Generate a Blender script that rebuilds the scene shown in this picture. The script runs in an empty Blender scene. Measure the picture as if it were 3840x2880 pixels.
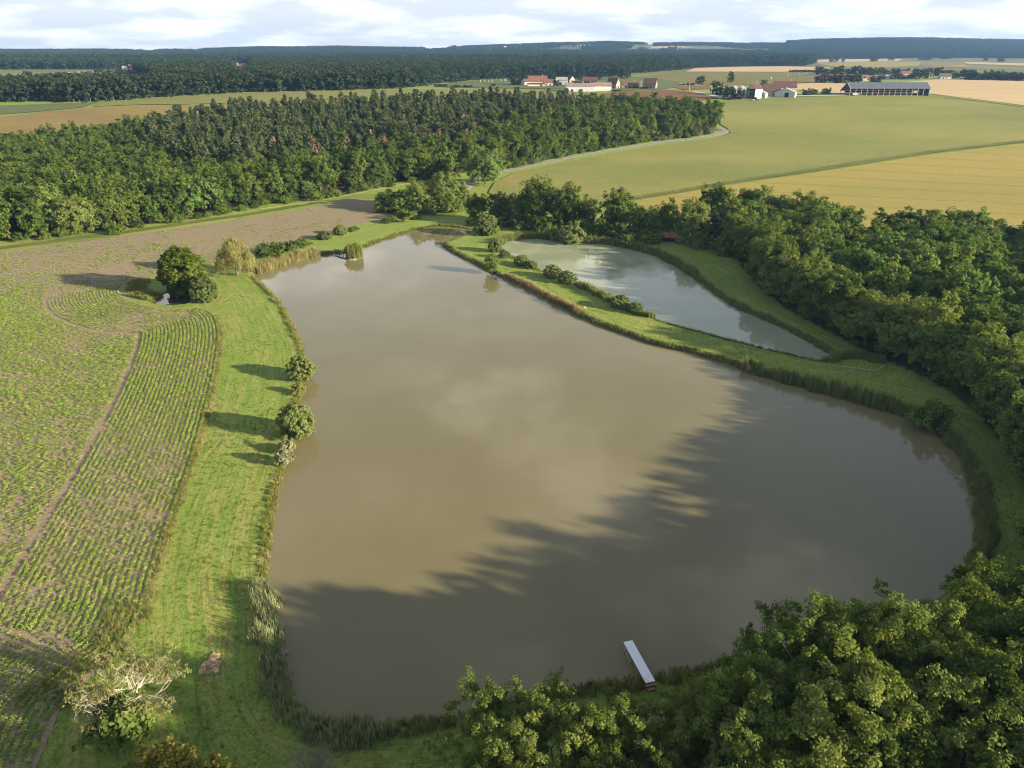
import bpy, math, random
import numpy as np
from mathutils import Vector, Matrix
from mathutils.geometry import delaunay_2d_cdt

rng = np.random.default_rng(7)
random.seed(7)
SC = bpy.context.scene
COL = SC.collection

# ------------------------------------------------------------------ camera, sky, sun, exposure
CAM_H = 60.0
PITCH = math.radians(25.33)
cam_d = bpy.data.cameras.new('camera')
cam_d.sensor_width = 36.0
cam_d.lens = 36.0 * 2662.0 / 3840.0
cam_d.clip_start = 1.0
cam_d.clip_end = 30000.0
cam = bpy.data.objects.new('camera', cam_d)
cam.location = (0, 0, CAM_H)
cam.rotation_euler = (math.pi / 2 - PITCH, 0, 0)
COL.objects.link(cam)
SC.camera = cam

SUN_EL = math.radians(15.5)
SUN_AZ = math.radians(-20.0)          # angle of the sun's bearing from +X
SUN_DIR = Vector((math.cos(SUN_AZ) * math.cos(SUN_EL), math.sin(SUN_AZ) * math.cos(SUN_EL), math.sin(SUN_EL)))

world = bpy.data.worlds.new('World')
SC.world = world
world.use_nodes = True
wn = world.node_tree.nodes
wl = world.node_tree.links
wn.clear()
w_out = wn.new('ShaderNodeOutputWorld')
w_bg = wn.new('ShaderNodeBackground')
w_bg.inputs['Strength'].default_value = 0.05
w_sky = wn.new('ShaderNodeTexSky')
w_sky.sky_type = 'NISHITA'
w_sky.sun_disc = False
w_sky.sun_elevation = SUN_EL
w_sky.sun_rotation = math.radians(90.0) - SUN_AZ
w_sky.air_density = 1.0
w_sky.dust_density = 0.4
w_sky.ozone_density = 1.5
w_co = wn.new('ShaderNodeTexCoord')
w_sep = wn.new('ShaderNodeSeparateXYZ')
wl.new(w_co.outputs['Generated'], w_sep.inputs[0])


def wmath(op, a, b=None, clamp=False):
    n = wn.new('ShaderNodeMath')
    n.operation = op
    n.use_clamp = clamp
    for i, x in enumerate((a, b)):
        if x is None:
            continue
        if isinstance(x, (int, float)):
            n.inputs[i].default_value = x
        else:
            wl.new(x, n.inputs[i])
    return n.outputs[0]


zc = wmath('ADD', wmath('MAXIMUM', w_sep.outputs['Z'], 0.0), 0.17)
cx = wmath('DIVIDE', w_sep.outputs['X'], zc)
cy = wmath('DIVIDE', w_sep.outputs['Y'], zc)
w_cmb = wn.new('ShaderNodeCombineXYZ')
wl.new(cx, w_cmb.inputs[0])
wl.new(cy, w_cmb.inputs[1])
w_no = wn.new('ShaderNodeTexNoise')
w_no.inputs['Scale'].default_value = 1.25
w_no.inputs['Detail'].default_value = 7.0
w_no.inputs['Roughness'].default_value = 0.56
wl.new(w_cmb.outputs[0], w_no.inputs['Vector'])
w_no2 = wn.new('ShaderNodeTexNoise')
w_no2.inputs['Scale'].default_value = 2.1
w_no2.inputs['Detail'].default_value = 5.0
w_off = wn.new('ShaderNodeVectorMath')
w_off.inputs[1].default_value = (11.3, 4.1, 2.0)
wl.new(w_cmb.outputs[0], w_off.inputs[0])
wl.new(w_off.outputs[0], w_no2.inputs['Vector'])
w_mask = wn.new('ShaderNodeMapRange')
w_mask.interpolation_type = 'SMOOTHSTEP'
w_mask.inputs['From Min'].default_value = 0.49
w_mask.inputs['From Max'].default_value = 0.64
wl.new(w_no.outputs['Fac'], w_mask.inputs['Value'])
w_shade = wn.new('ShaderNodeMapRange')
w_shade.inputs['From Min'].default_value = 0.44
w_shade.inputs['From Max'].default_value = 0.74
wl.new(w_no2.outputs['Fac'], w_shade.inputs['Value'])
w_cc = wn.new('ShaderNodeMix')
w_cc.data_type = 'RGBA'
w_cc.inputs['A'].default_value = (4.5, 4.8, 5.4, 1)
w_cc.inputs['B'].default_value = (9.6, 9.4, 9.2, 1)
w_up = wn.new('ShaderNodeMapRange')
w_up.interpolation_type = 'SMOOTHSTEP'
w_up.inputs['From Min'].default_value = 0.10
w_up.inputs['From Max'].default_value = 0.35
wl.new(w_sep.outputs['Z'], w_up.inputs['Value'])
wl.new(wmath('ADD', wmath('MULTIPLY', w_shade.outputs['Result'], 0.7), w_up.outputs['Result'], True), w_cc.inputs['Factor'])
# a thin veil of high cloud everywhere, thicker where the cumulus stands
w_hor = wn.new('ShaderNodeMapRange')
w_hor.interpolation_type = 'SMOOTHSTEP'
w_hor.inputs['From Min'].default_value = -0.02
w_hor.inputs['From Max'].default_value = 0.60
w_hor.inputs['To Min'].default_value = 0.80
w_hor.inputs['To Max'].default_value = 0.05
wl.new(w_sep.outputs['Z'], w_hor.inputs['Value'])
w_veil = wmath('ADD', wmath('MULTIPLY', w_mask.outputs['Result'], 0.8), w_hor.outputs['Result'], True)
w_mix = wn.new('ShaderNodeMix')
w_mix.data_type = 'RGBA'
wl.new(w_veil, w_mix.inputs['Factor'])
wl.new(w_sky.outputs['Color'], w_mix.inputs['A'])
# clouds seen edge-on far away are brighter than their undersides overhead
w_low = wn.new('ShaderNodeMapRange')
w_low.interpolation_type = 'SMOOTHSTEP'
w_low.inputs['From Min'].default_value = 0.05
w_low.inputs['From Max'].default_value = 0.45
w_low.inputs['To Min'].default_value = 1.35
w_low.inputs['To Max'].default_value = 0.90
wl.new(w_sep.outputs['Z'], w_low.inputs['Value'])
w_cm = wn.new('ShaderNodeVectorMath')
w_cm.operation = 'SCALE'
wl.new(w_cc.outputs['Result'], w_cm.inputs[0])
wl.new(w_low.outputs['Result'], w_cm.inputs['Scale'])
wl.new(w_cm.outputs[0], w_mix.inputs['B'])
wl.new(w_mix.outputs['Result'], w_bg.inputs['Color'])
wl.new(w_bg.outputs[0], w_out.inputs['Surface'])

sun_d = bpy.data.lights.new('sun', 'SUN')
sun_d.energy = 5.0
sun_d.angle = math.radians(1.0)
sun_d.color = (1.0, 0.85, 0.60)
sun = bpy.data.objects.new('sun', sun_d)
sun.rotation_euler = SUN_DIR.to_track_quat('Z', 'Y').to_euler()
sun.location = (100, -60, 120)
COL.objects.link(sun)

SC.view_settings.view_transform = 'Standard'
SC.view_settings.look = 'None'
SC.view_settings.exposure = 1.62
SC.view_settings.gamma = 1.0
SC.view_settings.use_curve_mapping = False
SC.render.engine = 'CYCLES'
SC.cycles.max_bounces = 5
SC.cycles.diffuse_bounces = 2
SC.cycles.glossy_bounces = 2
SC.cycles.transmission_bounces = 3
SC.cycles.transparent_max_bounces = 4
SC.cycles.volume_bounces = 0
SC.cycles.filter_width = 1.05
SC.cycles.use_denoising = True
SC.cycles.denoiser = 'OPENIMAGEDENOISE'
SC.cycles.sample_clamp_indirect = 6.0

# ------------------------------------------------------------------ geography
K = 3840.0 / 2212.0
FV = 2662.0 / K
WATER_Z = -0.4
RIDGE = [(-900, 108), (0, 109), (250, 108.5), (330, 109), (440, 107), (560, 103), (640, 104), (720, 102.5), (870, 104.5),
         (960, 104), (1000, 101), (1100, 97.5), (1200, 94), (1310, 90.5), (1400, 93), (1500, 93.5), (1600, 94.5),
         (1690, 94), (1720, 89.5), (1760, 87), (1900, 84.5), (2000, 84.5), (2100, 86.5), (2212, 88.5), (3200, 90)]
RIDGE_Y = 4200.0


def ray(u, v):
    x = (u - 1106.0) / FV
    y = -(v - 829.5) / FV
    return (x, math.cos(PITCH) + y * math.sin(PITCH), -math.sin(PITCH) + y * math.cos(PITCH))


_ra, _rz = [], []
for _u, _v in RIDGE:
    d = ray(_u, _v)
    _ra.append(d[0] / d[1])
    _rz.append(CAM_H + RIDGE_Y * d[2] / d[1] - (6.0 if 990 < _u < 1700 else 13.0) - 24.0)
_ra, _rz = np.array(_ra), np.array(_rz)


def sstep(a, b, x):
    t = np.clip((x - a) / (b - a), 0, 1)
    return t * t * (3 - 2 * t)


def terrain(x, y):
    x = np.asarray(x, float)
    y = np.asarray(y, float)
    z = 24.0 * sstep(330, 760, y)
    z = z + np.interp(x / np.maximum(y, 10), _ra, _rz) * sstep(2500, RIDGE_Y, y)
    z = z + 1.2 * np.sin(x / 170.0 + 1.3) * sstep(420, 900, y) * np.sin(y / 210.0)
    return z


def P(u, v, z=None):
    """the place in the landscape that the photograph shows at (u, v); z: on a level plane instead of the ground"""
    d = ray(u, v)
    if z is not None:
        t = (z - CAM_H) / d[2]
        return Vector((d[0] * t, d[1] * t, z))
    t = np.concatenate([np.arange(20, 700, 2.0), np.geomspace(700, 9000, 900)])
    h = CAM_H + d[2] * t - terrain(d[0] * t, d[1] * t)
    if not (h < 0).any():      # just over the crest: take the crest itself
        tt = RIDGE_Y / d[1]
        return Vector((d[0] * tt, RIDGE_Y, float(terrain(d[0] * tt, RIDGE_Y))))
    i = int(np.argmax(h < 0))
    if i == 0:
        i = 1
    a, b = h[i - 1], h[i]
    tt = t[i - 1] + (t[i] - t[i - 1]) * (a / (a - b) if a != b else 1)
    X, Y = d[0] * tt, d[1] * tt
    return Vector((X, Y, float(terrain(X, Y))))


def to_view(x, y, z):
    """where a point of the landscape lies for the viewer (photo units); arrays"""
    c, s = math.cos(PITCH), math.sin(PITCH)
    dz = z - CAM_H
    dep = y * c - dz * s
    up = y * s + dz * c
    return 1106 + FV * x / dep, 829.5 - FV * up / dep, dep


def smooth(pts, n=6, closed=False):
    pts = [np.array(p, float) for p in pts]
    N = len(pts)
    out = []
    for i in range(N if closed else N - 1):
        if closed:
            p0, p1, p2, p3 = pts[i - 1], pts[i], pts[(i + 1) % N], pts[(i + 2) % N]
        else:
            p0, p1, p2, p3 = pts[max(i - 1, 0)], pts[i], pts[i + 1], pts[min(i + 2, N - 1)]
        for k in range(n):
            t = k / n
            out.append(0.5 * ((2 * p1) + (-p0 + p2) * t + (2 * p0 - 5 * p1 + 4 * p2 - p3) * t * t + (-p0 + 3 * p1 - 3 * p2 + p3) * t ** 3))
    if not closed:
        out.append(pts[-1])
    return np.array(out)


def GP(lst, z=None, n=1, closed=True):
    a = np.array([P(u, v, z)[:2] for u, v in lst])
    return smooth(a, n, closed) if n > 1 else a


def inside(px, py, poly):
    r = np.zeros(len(px), bool)
    x1, y1 = poly[:, 0], poly[:, 1]
    x2, y2 = np.roll(x1, -1), np.roll(y1, -1)
    for a, b, c, d in zip(x1, y1, x2, y2):
        if b == d:
            continue
        m = ((b > py) != (d > py)) & (px < (c - a) * (py - b) / (d - b) + a)
        r ^= m
    return r


def dist_line(px, py, line, closed=False):
    best = np.full(len(px), 1e18)
    L = len(line)
    for i in range(L if closed else L - 1):
        a, b = line[i], line[(i + 1) % L]
        d = b - a
        q = max(d @ d, 1e-9)
        t = np.clip(((px - a[0]) * d[0] + (py - a[1]) * d[1]) / q, 0, 1)
        best = np.minimum(best, (px - a[0] - t * d[0]) ** 2 + (py - a[1] - t * d[1]) ** 2)
    return np.sqrt(best)


def value_noise(x, y, seed=0):
    x = np.asarray(x, float)
    y = np.asarray(y, float)
    xi, yi = np.floor(x).astype(np.int64), np.floor(y).astype(np.int64)
    fx, fy = x - xi, y - yi
    fx, fy = fx * fx * (3 - 2 * fx), fy * fy * (3 - 2 * fy)

    def h(a, b):
        n = (a * 374761393 + b * 668265263 + seed * 1442695041) & 0xFFFFFFFF
        n = ((n ^ (n >> 13)) * 1274126177) & 0xFFFFFFFF
        return ((n ^ (n >> 16)) & 0xFFFF) / 65535.0
    return (h(xi, yi) * (1 - fx) + h(xi + 1, yi) * fx) * (1 - fy) + (h(xi, yi + 1) * (1 - fx) + h(xi + 1, yi + 1) * fx) * fy


BIG = [(548, 598), (575, 622), (600, 648), (622, 685), (640, 720), (652, 752), (655, 785), (655, 830), (648, 860), (642, 900),
       (642, 935), (632, 965), (618, 992), (608, 1025), (596, 1070), (586, 1120), (580, 1170), (576, 1215), (580, 1255),
       (592, 1300), (600, 1350), (603, 1410), (612, 1465), (635, 1515), (672, 1548), (720, 1562), (790, 1568), (870, 1566), (960, 1556),
       (1030, 1536), (1100, 1516), (1200, 1498), (1300, 1480), (1400, 1468), (1470, 1455), (1540, 1440), (1620, 1422), (1720, 1396),
       (1820, 1366), (1920, 1334), (2000, 1305), (2055, 1272), (2095, 1235), (2114, 1180), (2114, 1110), (2105, 1055), (2085, 1005),
       (2050, 958), (2000, 922), (1940, 893), (1870, 872), (1790, 850), (1700, 826), (1600, 795), (1500, 764), (1420, 746),
       (1350, 722), (1280, 696), (1200, 656), (1130, 617), (1080, 596), (1030, 571), (990, 551), (965, 536), (961, 526),
       (985, 515), (1015, 505), (1020, 496), (990, 491), (950, 488), (910, 492), (870, 504), (820, 520), (770, 538),
       (700, 551), (640, 563), (590, 579), (555, 590)]
SMALL = [(1080, 531), (1100, 521), (1140, 516), (1200, 518), (1270, 525), (1340, 533), (1400, 548), (1450, 570), (1500, 602),
         (1550, 640), (1600, 670), (1650, 691), (1700, 715), (1750, 741), (1788, 763), (1805, 780), (1775, 782), (1700, 766),
         (1600, 741), (1500, 715), (1430, 696), (1400, 684), (1340, 659), (1270, 624), (1200, 597), (1150, 577), (1110, 556), (1085, 542)]
DITCH = [(328, 654), (346, 640), (368, 630), (392, 622), (414, 628), (412, 648), (396, 658), (356, 659)]
big = GP(BIG, WATER_Z, 3)
small = GP(SMALL, WATER_Z, 3)
ditch = GP(DITCH, WATER_Z, 3)
isl = P(765, 556, WATER_Z)
ISL_R = 2.9


def pond_depth(px, py):
    """signed distance into the nearest pond (positive in the water)"""
    out = np.full(len(px), -1e9)
    for poly in (big, small, ditch):
        m = (px > poly[:, 0].min() - 60) & (px < poly[:, 0].max() + 60) & (py > poly[:, 1].min() - 60) & (py < poly[:, 1].max() + 60)
        if not m.any():
            continue
        d = dist_line(px[m], py[m], poly, True)
        s = np.where(inside(px[m], py[m], poly), d, -d)
        if poly is big:
            s = np.minimum(s, np.hypot(px[m] - isl.x, (py[m] - isl.y) * 0.8) - ISL_R)
        out[m] = np.maximum(out[m], s)
    return out


# ------------------------------------------------------------------ materials
def new_mat(name):
    m = bpy.data.materials.new(name)
    m.use_nodes = True
    nt = m.node_tree
    nt.nodes.clear()
    return m, nt.nodes, nt.links


class N:
    """small helper to wire shader nodes"""

    def __init__(self, name):
        self.m, self.n, self.l = new_mat(name)

    def node(self, t, **kw):
        n = self.n.new(t)
        for k, v in kw.items():
            setattr(n, k, v)
        return n

    def put(self, sock, v):
        if hasattr(v, 'is_output') or isinstance(v, bpy.types.NodeSocket):
            self.l.new(v, sock)
        elif isinstance(v, (tuple, list)) and len(v) == 3 and sock.type == 'RGBA':
            sock.default_value = (*v, 1)
        else:
            sock.default_value = v

    def math(self, op, a, b=0.0, clamp=False):
        n = self.node('ShaderNodeMath', operation=op, use_clamp=clamp)
        self.put(n.inputs[0], a)
        self.put(n.inputs[1], b)
        return n.outputs[0]

    def mix(self, f, a, b, blend='MIX'):
        n = self.node('ShaderNodeMix', data_type='RGBA', blend_type=blend)
        self.put(n.inputs[0], f)
        self.put(n.inputs['A'], a)
        self.put(n.inputs['B'], b)
        return n.outputs['Result']

    def noise(self, scale, detail=3, rough=0.55, vec=None, dist=0.0):
        n = self.node('ShaderNodeTexNoise')
        n.inputs['Scale'].default_value = scale
        n.inputs['Detail'].default_value = detail
        n.inputs['Roughness'].default_value = rough
        n.inputs['Distortion'].default_value = dist
        if vec is not None:
            self.l.new(vec, n.inputs['Vector'])
        return n.outputs['Fac']

    def rng(self, v, a, b, c=0.0, d=1.0, smooth=True):
        n = self.node('ShaderNodeMapRange', interpolation_type='SMOOTHSTEP' if smooth else 'LINEAR')
        self.put(n.inputs['Value'], v)
        n.inputs['From Min'].default_value = a
        n.inputs['From Max'].default_value = b
        n.inputs['To Min'].default_value = c
        n.inputs['To Max'].default_value = d
        return n.outputs['Result']

    def pos(self, scale=(1, 1, 1), rot=0.0):
        g = self.node('ShaderNodeNewGeometry')
        mp = self.node('ShaderNodeMapping')
        mp.inputs['Scale'].default_value = scale
        mp.inputs['Rotation'].default_value = (0, 0, rot)
        self.l.new(g.outputs['Position'], mp.inputs['Vector'])
        return mp.outputs[0]

    def attr(self, name):
        a = self.node('ShaderNodeAttribute', attribute_name=name)
        return a.outputs['Fac']

    def bump(self, h, strength=0.5, dist=0.1):
        b = self.node('ShaderNodeBump')
        b.inputs['Strength'].default_value = strength
        b.inputs['Distance'].default_value = dist
        self.l.new(h, b.inputs['Height'])
        return b.outputs[0]

    def principled(self, col, rough=0.8, spec=0.3, normal=None, metal=0.0):
        p = self.node('ShaderNodeBsdfPrincipled')
        self.put(p.inputs['Base Color'], col)
        self.put(p.inputs['Roughness'], rough)
        p.inputs['Specular IOR Level'].default_value = spec
        p.inputs['Metallic'].default_value = metal
        if normal is not None:
            self.l.new(normal, p.inputs['Normal'])
        return p.outputs[0]

    def out(self, sh):
        o = self.node('ShaderNodeOutputMaterial')
        self.l.new(sh, o.inputs['Surface'])
        return self.m


MATS = {}


def leaf_mat(name, c1, c2, c3=None, trans=0.38, clump=0.45):
    """c1..c2: from leaf to leaf and from clump to clump; c3: some trees lean to it"""
    a = N(name)
    g = a.node('ShaderNodeNewGeometry')
    oi = a.node('ShaderNodeObjectInfo')
    tc = a.node('ShaderNodeTexCoord')
    nz = a.noise(clump, 2, 0.5, tc.outputs['Object'])
    f = a.math('ADD', a.math('MULTIPLY', g.outputs['Random Per Island'], 0.55), a.rng(nz, 0.3, 0.7, -0.05, 0.6))
    col = a.mix(a.math('MULTIPLY', f, 0.95, True), c1, c2)
    if c3 is not None:
        col = a.mix(a.rng(oi.outputs['Random'], 0.35, 1.0, 0.0, 0.75), col, c3)
    val = a.math('ADD', a.math('MULTIPLY', oi.outputs['Random'], 0.45), 0.78)
    hs = a.node('ShaderNodeHueSaturation')
    a.l.new(col, hs.inputs['Color'])
    a.l.new(val, hs.inputs['Value'])
    d = a.node('ShaderNodeBsdfDiffuse')
    a.l.new(hs.outputs[0], d.inputs['Color'])
    t = a.node('ShaderNodeBsdfTranslucent')
    a.l.new(a.mix(1.0, hs.outputs[0], (1.25, 1.1, 0.55), 'MULTIPLY'), t.inputs['Color'])
    s = a.node('ShaderNodeMixShader')
    s.inputs[0].default_value = trans
    a.l.new(d.outputs[0], s.inputs[1])
    a.l.new(t.outputs[0], s.inputs[2])
    MATS[name] = a.out(s.outputs[0])
    return MATS[name]


def flat_mat(name, col, rough=0.75, spec=0.25, var=0.18, scale=1.5, metal=0.0):
    a = N(name)
    nz = a.noise(scale, 4, 0.6, a.pos())
    c = a.mix(a.rng(nz, 0.3, 0.7), tuple(x * (1 - var) for x in col), tuple(min(1, x * (1 + var)) for x in col))
    MATS[name] = a.out(a.principled(c, rough, spec, a.bump(nz, 0.15, 0.03), metal))
    return MATS[name]


leaf_mat('leaf_oak', (0.070, 0.119, 0.030), (0.193, 0.261, 0.061), (0.162, 0.205, 0.052))
leaf_mat('leaf_near', (0.072, 0.124, 0.030), (0.193, 0.265, 0.065), (0.176, 0.209, 0.060))
leaf_mat('leaf_wood', (0.070, 0.138, 0.035), (0.177, 0.278, 0.064), (0.131, 0.184, 0.055))
leaf_mat('leaf_young', (0.051, 0.095, 0.022), (0.128, 0.188, 0.040), (0.128, 0.161, 0.035))
leaf_mat('leaf_pine', (0.055, 0.084, 0.030), (0.119, 0.152, 0.060), (0.099, 0.115, 0.053), trans=0.18)
leaf_mat('leaf_deadpine', (0.17, 0.115, 0.080), (0.28, 0.20, 0.14), trans=0.1)
leaf_mat('leaf_willow', (0.19, 0.195, 0.070), (0.35, 0.34, 0.135), trans=0.35)
leaf_mat('leaf_bush', (0.106, 0.151, 0.048), (0.212, 0.265, 0.095), (0.184, 0.218, 0.081))
leaf_mat('leaf_pale', (0.21, 0.23, 0.13), (0.36, 0.37, 0.24))
leaf_mat('leaf_round', (0.058, 0.101, 0.018), (0.176, 0.221, 0.036))
leaf_mat('leaf_yellow', (0.16, 0.16, 0.032), (0.28, 0.265, 0.065))
leaf_mat('leaf_gnarl', (0.17, 0.178, 0.070), (0.30, 0.30, 0.125))
leaf_mat('leaf_twig', (0.10, 0.085, 0.06), (0.20, 0.17, 0.13), trans=0.1)
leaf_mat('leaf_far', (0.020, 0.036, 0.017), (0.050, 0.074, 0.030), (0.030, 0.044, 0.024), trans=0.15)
leaf_mat('reed_green', (0.106, 0.156, 0.056), (0.237, 0.281, 0.112), (0.213, 0.219, 0.094))
leaf_mat('reed_blue', (0.144, 0.207, 0.115), (0.333, 0.380, 0.218), (0.310, 0.310, 0.172))
leaf_mat('reed_pale', (0.22, 0.205, 0.095), (0.38, 0.34, 0.17), (0.18, 0.20, 0.07))
leaf_mat('reed_tan', (0.28, 0.21, 0.12), (0.45, 0.36, 0.22), (0.20, 0.19, 0.08))
leaf_mat('grass_lush', (0.105, 0.150, 0.028), (0.22, 0.255, 0.055), (0.19, 0.19, 0.06))
leaf_mat('grass_tuft', (0.104, 0.182, 0.031), (0.195, 0.273, 0.055), (0.208, 0.234, 0.065))
leaf_mat('crop_leaf', (0.139, 0.240, 0.043), (0.291, 0.405, 0.089), (0.304, 0.354, 0.089), trans=0.3)
flat_mat('bark', (0.12, 0.095, 0.07), 0.9)
flat_mat('bark_pale', (0.52, 0.47, 0.39), 0.85)
flat_mat('bark_grey', (0.20, 0.18, 0.155), 0.9)
flat_mat('white_paint', (0.50, 0.50, 0.49), 0.6)
flat_mat('white_sheet', (0.46, 0.48, 0.51), 0.5)
flat_mat('deck_white', (0.80, 0.82, 0.86), 0.6, 0.3, 0.07, 6.0)
flat_mat('cream_wall', (0.42, 0.36, 0.28), 0.85)
flat_mat('stone_wall', (0.26, 0.22, 0.18), 0.9)
flat_mat('grey_wall', (0.42, 0.42, 0.42), 0.85)
flat_mat('dark_wood', (0.035, 0.035, 0.040), 0.85)
flat_mat('old_wood', (0.22, 0.19, 0.16), 0.85)
flat_mat('dark_open', (0.012, 0.012, 0.014), 0.9)  # near-black stands in for shade inside open doorways; panes and cab share it
flat_mat('tile_red', (0.165, 0.082, 0.062), 0.8, 0.2, 0.25, 0.8)
flat_mat('tile_brown', (0.10, 0.062, 0.052), 0.85, 0.2, 0.25, 0.8)
flat_mat('tile_maroon', (0.105, 0.046, 0.048), 0.7, 0.3, 0.2, 0.5)
flat_mat('sheet_mauve', (0.25, 0.17, 0.18), 0.65, 0.3, 0.15, 0.5)
flat_mat('sheet_slate', (0.085, 0.105, 0.125), 0.5, 0.4, 0.1, 0.4)
flat_mat('sheet_grey', (0.30, 0.29, 0.28), 0.7, 0.3, 0.2, 0.5)
flat_mat('metal_grey', (0.38, 0.39, 0.40), 0.5, 0.4)
flat_mat('concrete', (0.48, 0.46, 0.43), 0.9)
flat_mat('straw', (0.60, 0.45, 0.28), 0.95)
flat_mat('earth', (0.26, 0.18, 0.13), 0.95)
flat_mat('stone_pale', (0.38, 0.34, 0.28), 0.9)
flat_mat('tyre', (0.02, 0.02, 0.02), 0.9)
flat_mat('tractor_red', (0.32, 0.05, 0.04), 0.5)
flat_mat('bale', (0.50, 0.40, 0.22), 0.95)


def ground_mat():
    a = N('ground_grass')
    p = a.pos()
    patch = a.noise(0.035, 5, 0.6, p)
    mid = a.noise(0.35, 4, 0.6, p)
    fine = a.noise(2.6, 5, 0.8, p)
    shore = a.attr('shore')
    # streaks left by the mower run along the bank
    cv = a.node('ShaderNodeCombineXYZ')
    a.l.new(a.math('MULTIPLY', shore, 1.0), cv.inputs[0])
    a.l.new(a.math('MULTIPLY', a.attr('along'), 0.05), cv.inputs[1])
    streak = a.noise(0.75, 4, 0.7, cv.outputs[0])
    streak2 = a.noise(2.2, 3, 0.6, cv.outputs[0])
    col = a.mix(a.rng(fine, 0.28, 0.72), (0.102, 0.175, 0.030), (0.250, 0.330, 0.066))
    dry = a.math('ADD', a.rng(patch, 0.40, 0.74, 0.0, 0.55), a.rng(streak, 0.41, 0.61, -0.32, 0.72))
    dry = a.math('ADD', dry, a.rng(mid, 0.42, 0.75, -0.12, 0.25), True)
    col = a.mix(a.math('MULTIPLY', dry, 0.85), col, a.mix(a.rng(fine, 0.3, 0.7), (0.190, 0.205, 0.052), (0.370, 0.345, 0.115)))
    col = a.mix(a.rng(streak2, 0.50, 0.68, 0.0, 0.5), col, (0.070, 0.110, 0.020))
    bare = a.math('MULTIPLY', a.rng(a.noise(0.8, 5, 0.75, p), 0.58, 0.72), a.rng(streak, 0.45, 0.6))
    col = a.mix(a.math('MULTIPLY', bare, 0.6), col, (0.34, 0.27, 0.16))
    # meadows and rough pasture farther off
    far = a.attr('far')
    col = a.mix(far, col, a.mix(a.rng(a.noise(0.02, 4, 0.6, p), 0.35, 0.65), (0.10, 0.12, 0.04), (0.16, 0.15, 0.06)))
    # leaf litter on the wood's floor
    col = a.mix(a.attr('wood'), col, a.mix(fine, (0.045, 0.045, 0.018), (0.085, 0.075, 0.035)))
    # wet mud at the water's edge and the pond bed
    mud = a.rng(shore, 0.9, 0.1)
    col = a.mix(mud, col, (0.13, 0.10, 0.06))
    MATS['ground'] = a.out(a.principled(col, 0.9, 0.15, a.bump(fine, 1.0, 0.2)))


def crop_soil():
    a = N('crop_soil')
    p = a.pos()
    fine = a.noise(2.6, 5, 0.7, p)
    big_ = a.noise(0.03, 4, 0.6, p)
    mid = a.noise(0.22, 4, 0.6, p)
    soil = a.mix(a.rng(fine, 0.3, 0.7), (0.190, 0.142, 0.098), (0.320, 0.250, 0.178))
    soil = a.mix(a.rng(big_, 0.45, 0.65), soil, a.mix(fine, (0.21, 0.165, 0.100), (0.31, 0.25, 0.155)))
    far = a.rng(a.math('ADD', a.attr('far_y'), a.math('MULTIPLY', mid, 30.0)), 205, 265)
    g = a.math('MULTIPLY', a.rng(a.noise(1.4, 5, 0.8, a.pos((0.45, 1.0, 1.0), 0.25)), 0.42, 0.66), a.rng(big_, 0.30, 0.62, 0.15, 0.5))
    col = a.mix(a.math('MULTIPLY', a.math('MULTIPLY', far, g), 0.7), soil, (0.115, 0.165, 0.05))
    MATS['crop_soil'] = a.out(a.principled(col, 0.95, 0.1, a.bump(fine, 0.8, 0.12)))


def field_mat(name, c1, c2, c3=None, tram=None, fine=1.5, big_=0.02, stretch=(1, 1, 1), rot=0.0, bump=0.6):
    a = N(name)
    p = a.pos(stretch, rot)
    f = a.noise(fine, 5, 0.75, p)
    b = a.noise(big_, 5, 0.6, p)
    col = a.mix(a.rng(f, 0.28, 0.72), c1, c2)
    if c3 is not None:
        col = a.mix(a.rng(b, 0.38, 0.66), col, a.mix(0.35, c3, col))
    if tram:
        period, width, rot2, tcol = tram
        s = a.node('ShaderNodeSeparateXYZ')
        a.l.new(a.pos((1, 1, 1), rot2), s.inputs[0])
        w = a.math('ADD', s.outputs['Y'], a.math('MULTIPLY', a.noise(0.03, 2, 0.5, a.pos()), 2.5))
        m = a.math('MODULO', a.math('ADD', w, 5000.0), period)
        t1 = a.math('LESS_THAN', m, width)
        t2 = a.math('MULTIPLY', a.math('GREATER_THAN', m, 1.9), a.math('LESS_THAN', m, 1.9 + width))
        col = a.mix(a.math('MULTIPLY', a.math('MAXIMUM', t1, t2), 0.75), col, tcol)
    MATS[name] = a.out(a.principled(col, 0.95, 0.1, a.bump(f, bump, 0.15)))


ground_mat()
crop_soil()
field_mat('field_green', (0.118, 0.140, 0.040), (0.205, 0.220, 0.066), (0.265, 0.240, 0.072), fine=1.1, big_=0.011, stretch=(0.5, 1, 1), rot=0.15)
field_mat('field_wheat', (0.235, 0.190, 0.048), (0.350, 0.290, 0.085), (0.235, 0.220, 0.058), tram=(24.0, 0.55, 0.28, (0.13, 0.11, 0.03)), fine=1.6, big_=0.02, stretch=(0.35, 1, 1), rot=0.28)
field_mat('field_straw', (0.42, 0.31, 0.17), (0.52, 0.40, 0.24), (0.44, 0.33, 0.18), tram=(30.0, 0.7, 0.1, (0.224, 0.158, 0.079)), fine=0.7, big_=0.008)
field_mat('field_olive', (0.145, 0.132, 0.040), (0.198, 0.172, 0.053), (0.112, 0.125, 0.036), fine=0.5, big_=0.01)
field_mat('field_brown', (0.152, 0.083, 0.040), (0.218, 0.125, 0.056), (0.125, 0.063, 0.036), fine=0.6, big_=0.02, stretch=(0.3, 1, 1))
field_mat('field_gold', (0.195, 0.145, 0.050), (0.255, 0.195, 0.072), (0.17, 0.125, 0.048), fine=0.5, big_=0.02, stretch=(0.4, 1, 1))
field_mat('field_lime', (0.165, 0.165, 0.056), (0.218, 0.205, 0.076), (0.158, 0.178, 0.059), fine=0.5, big_=0.01)
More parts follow.
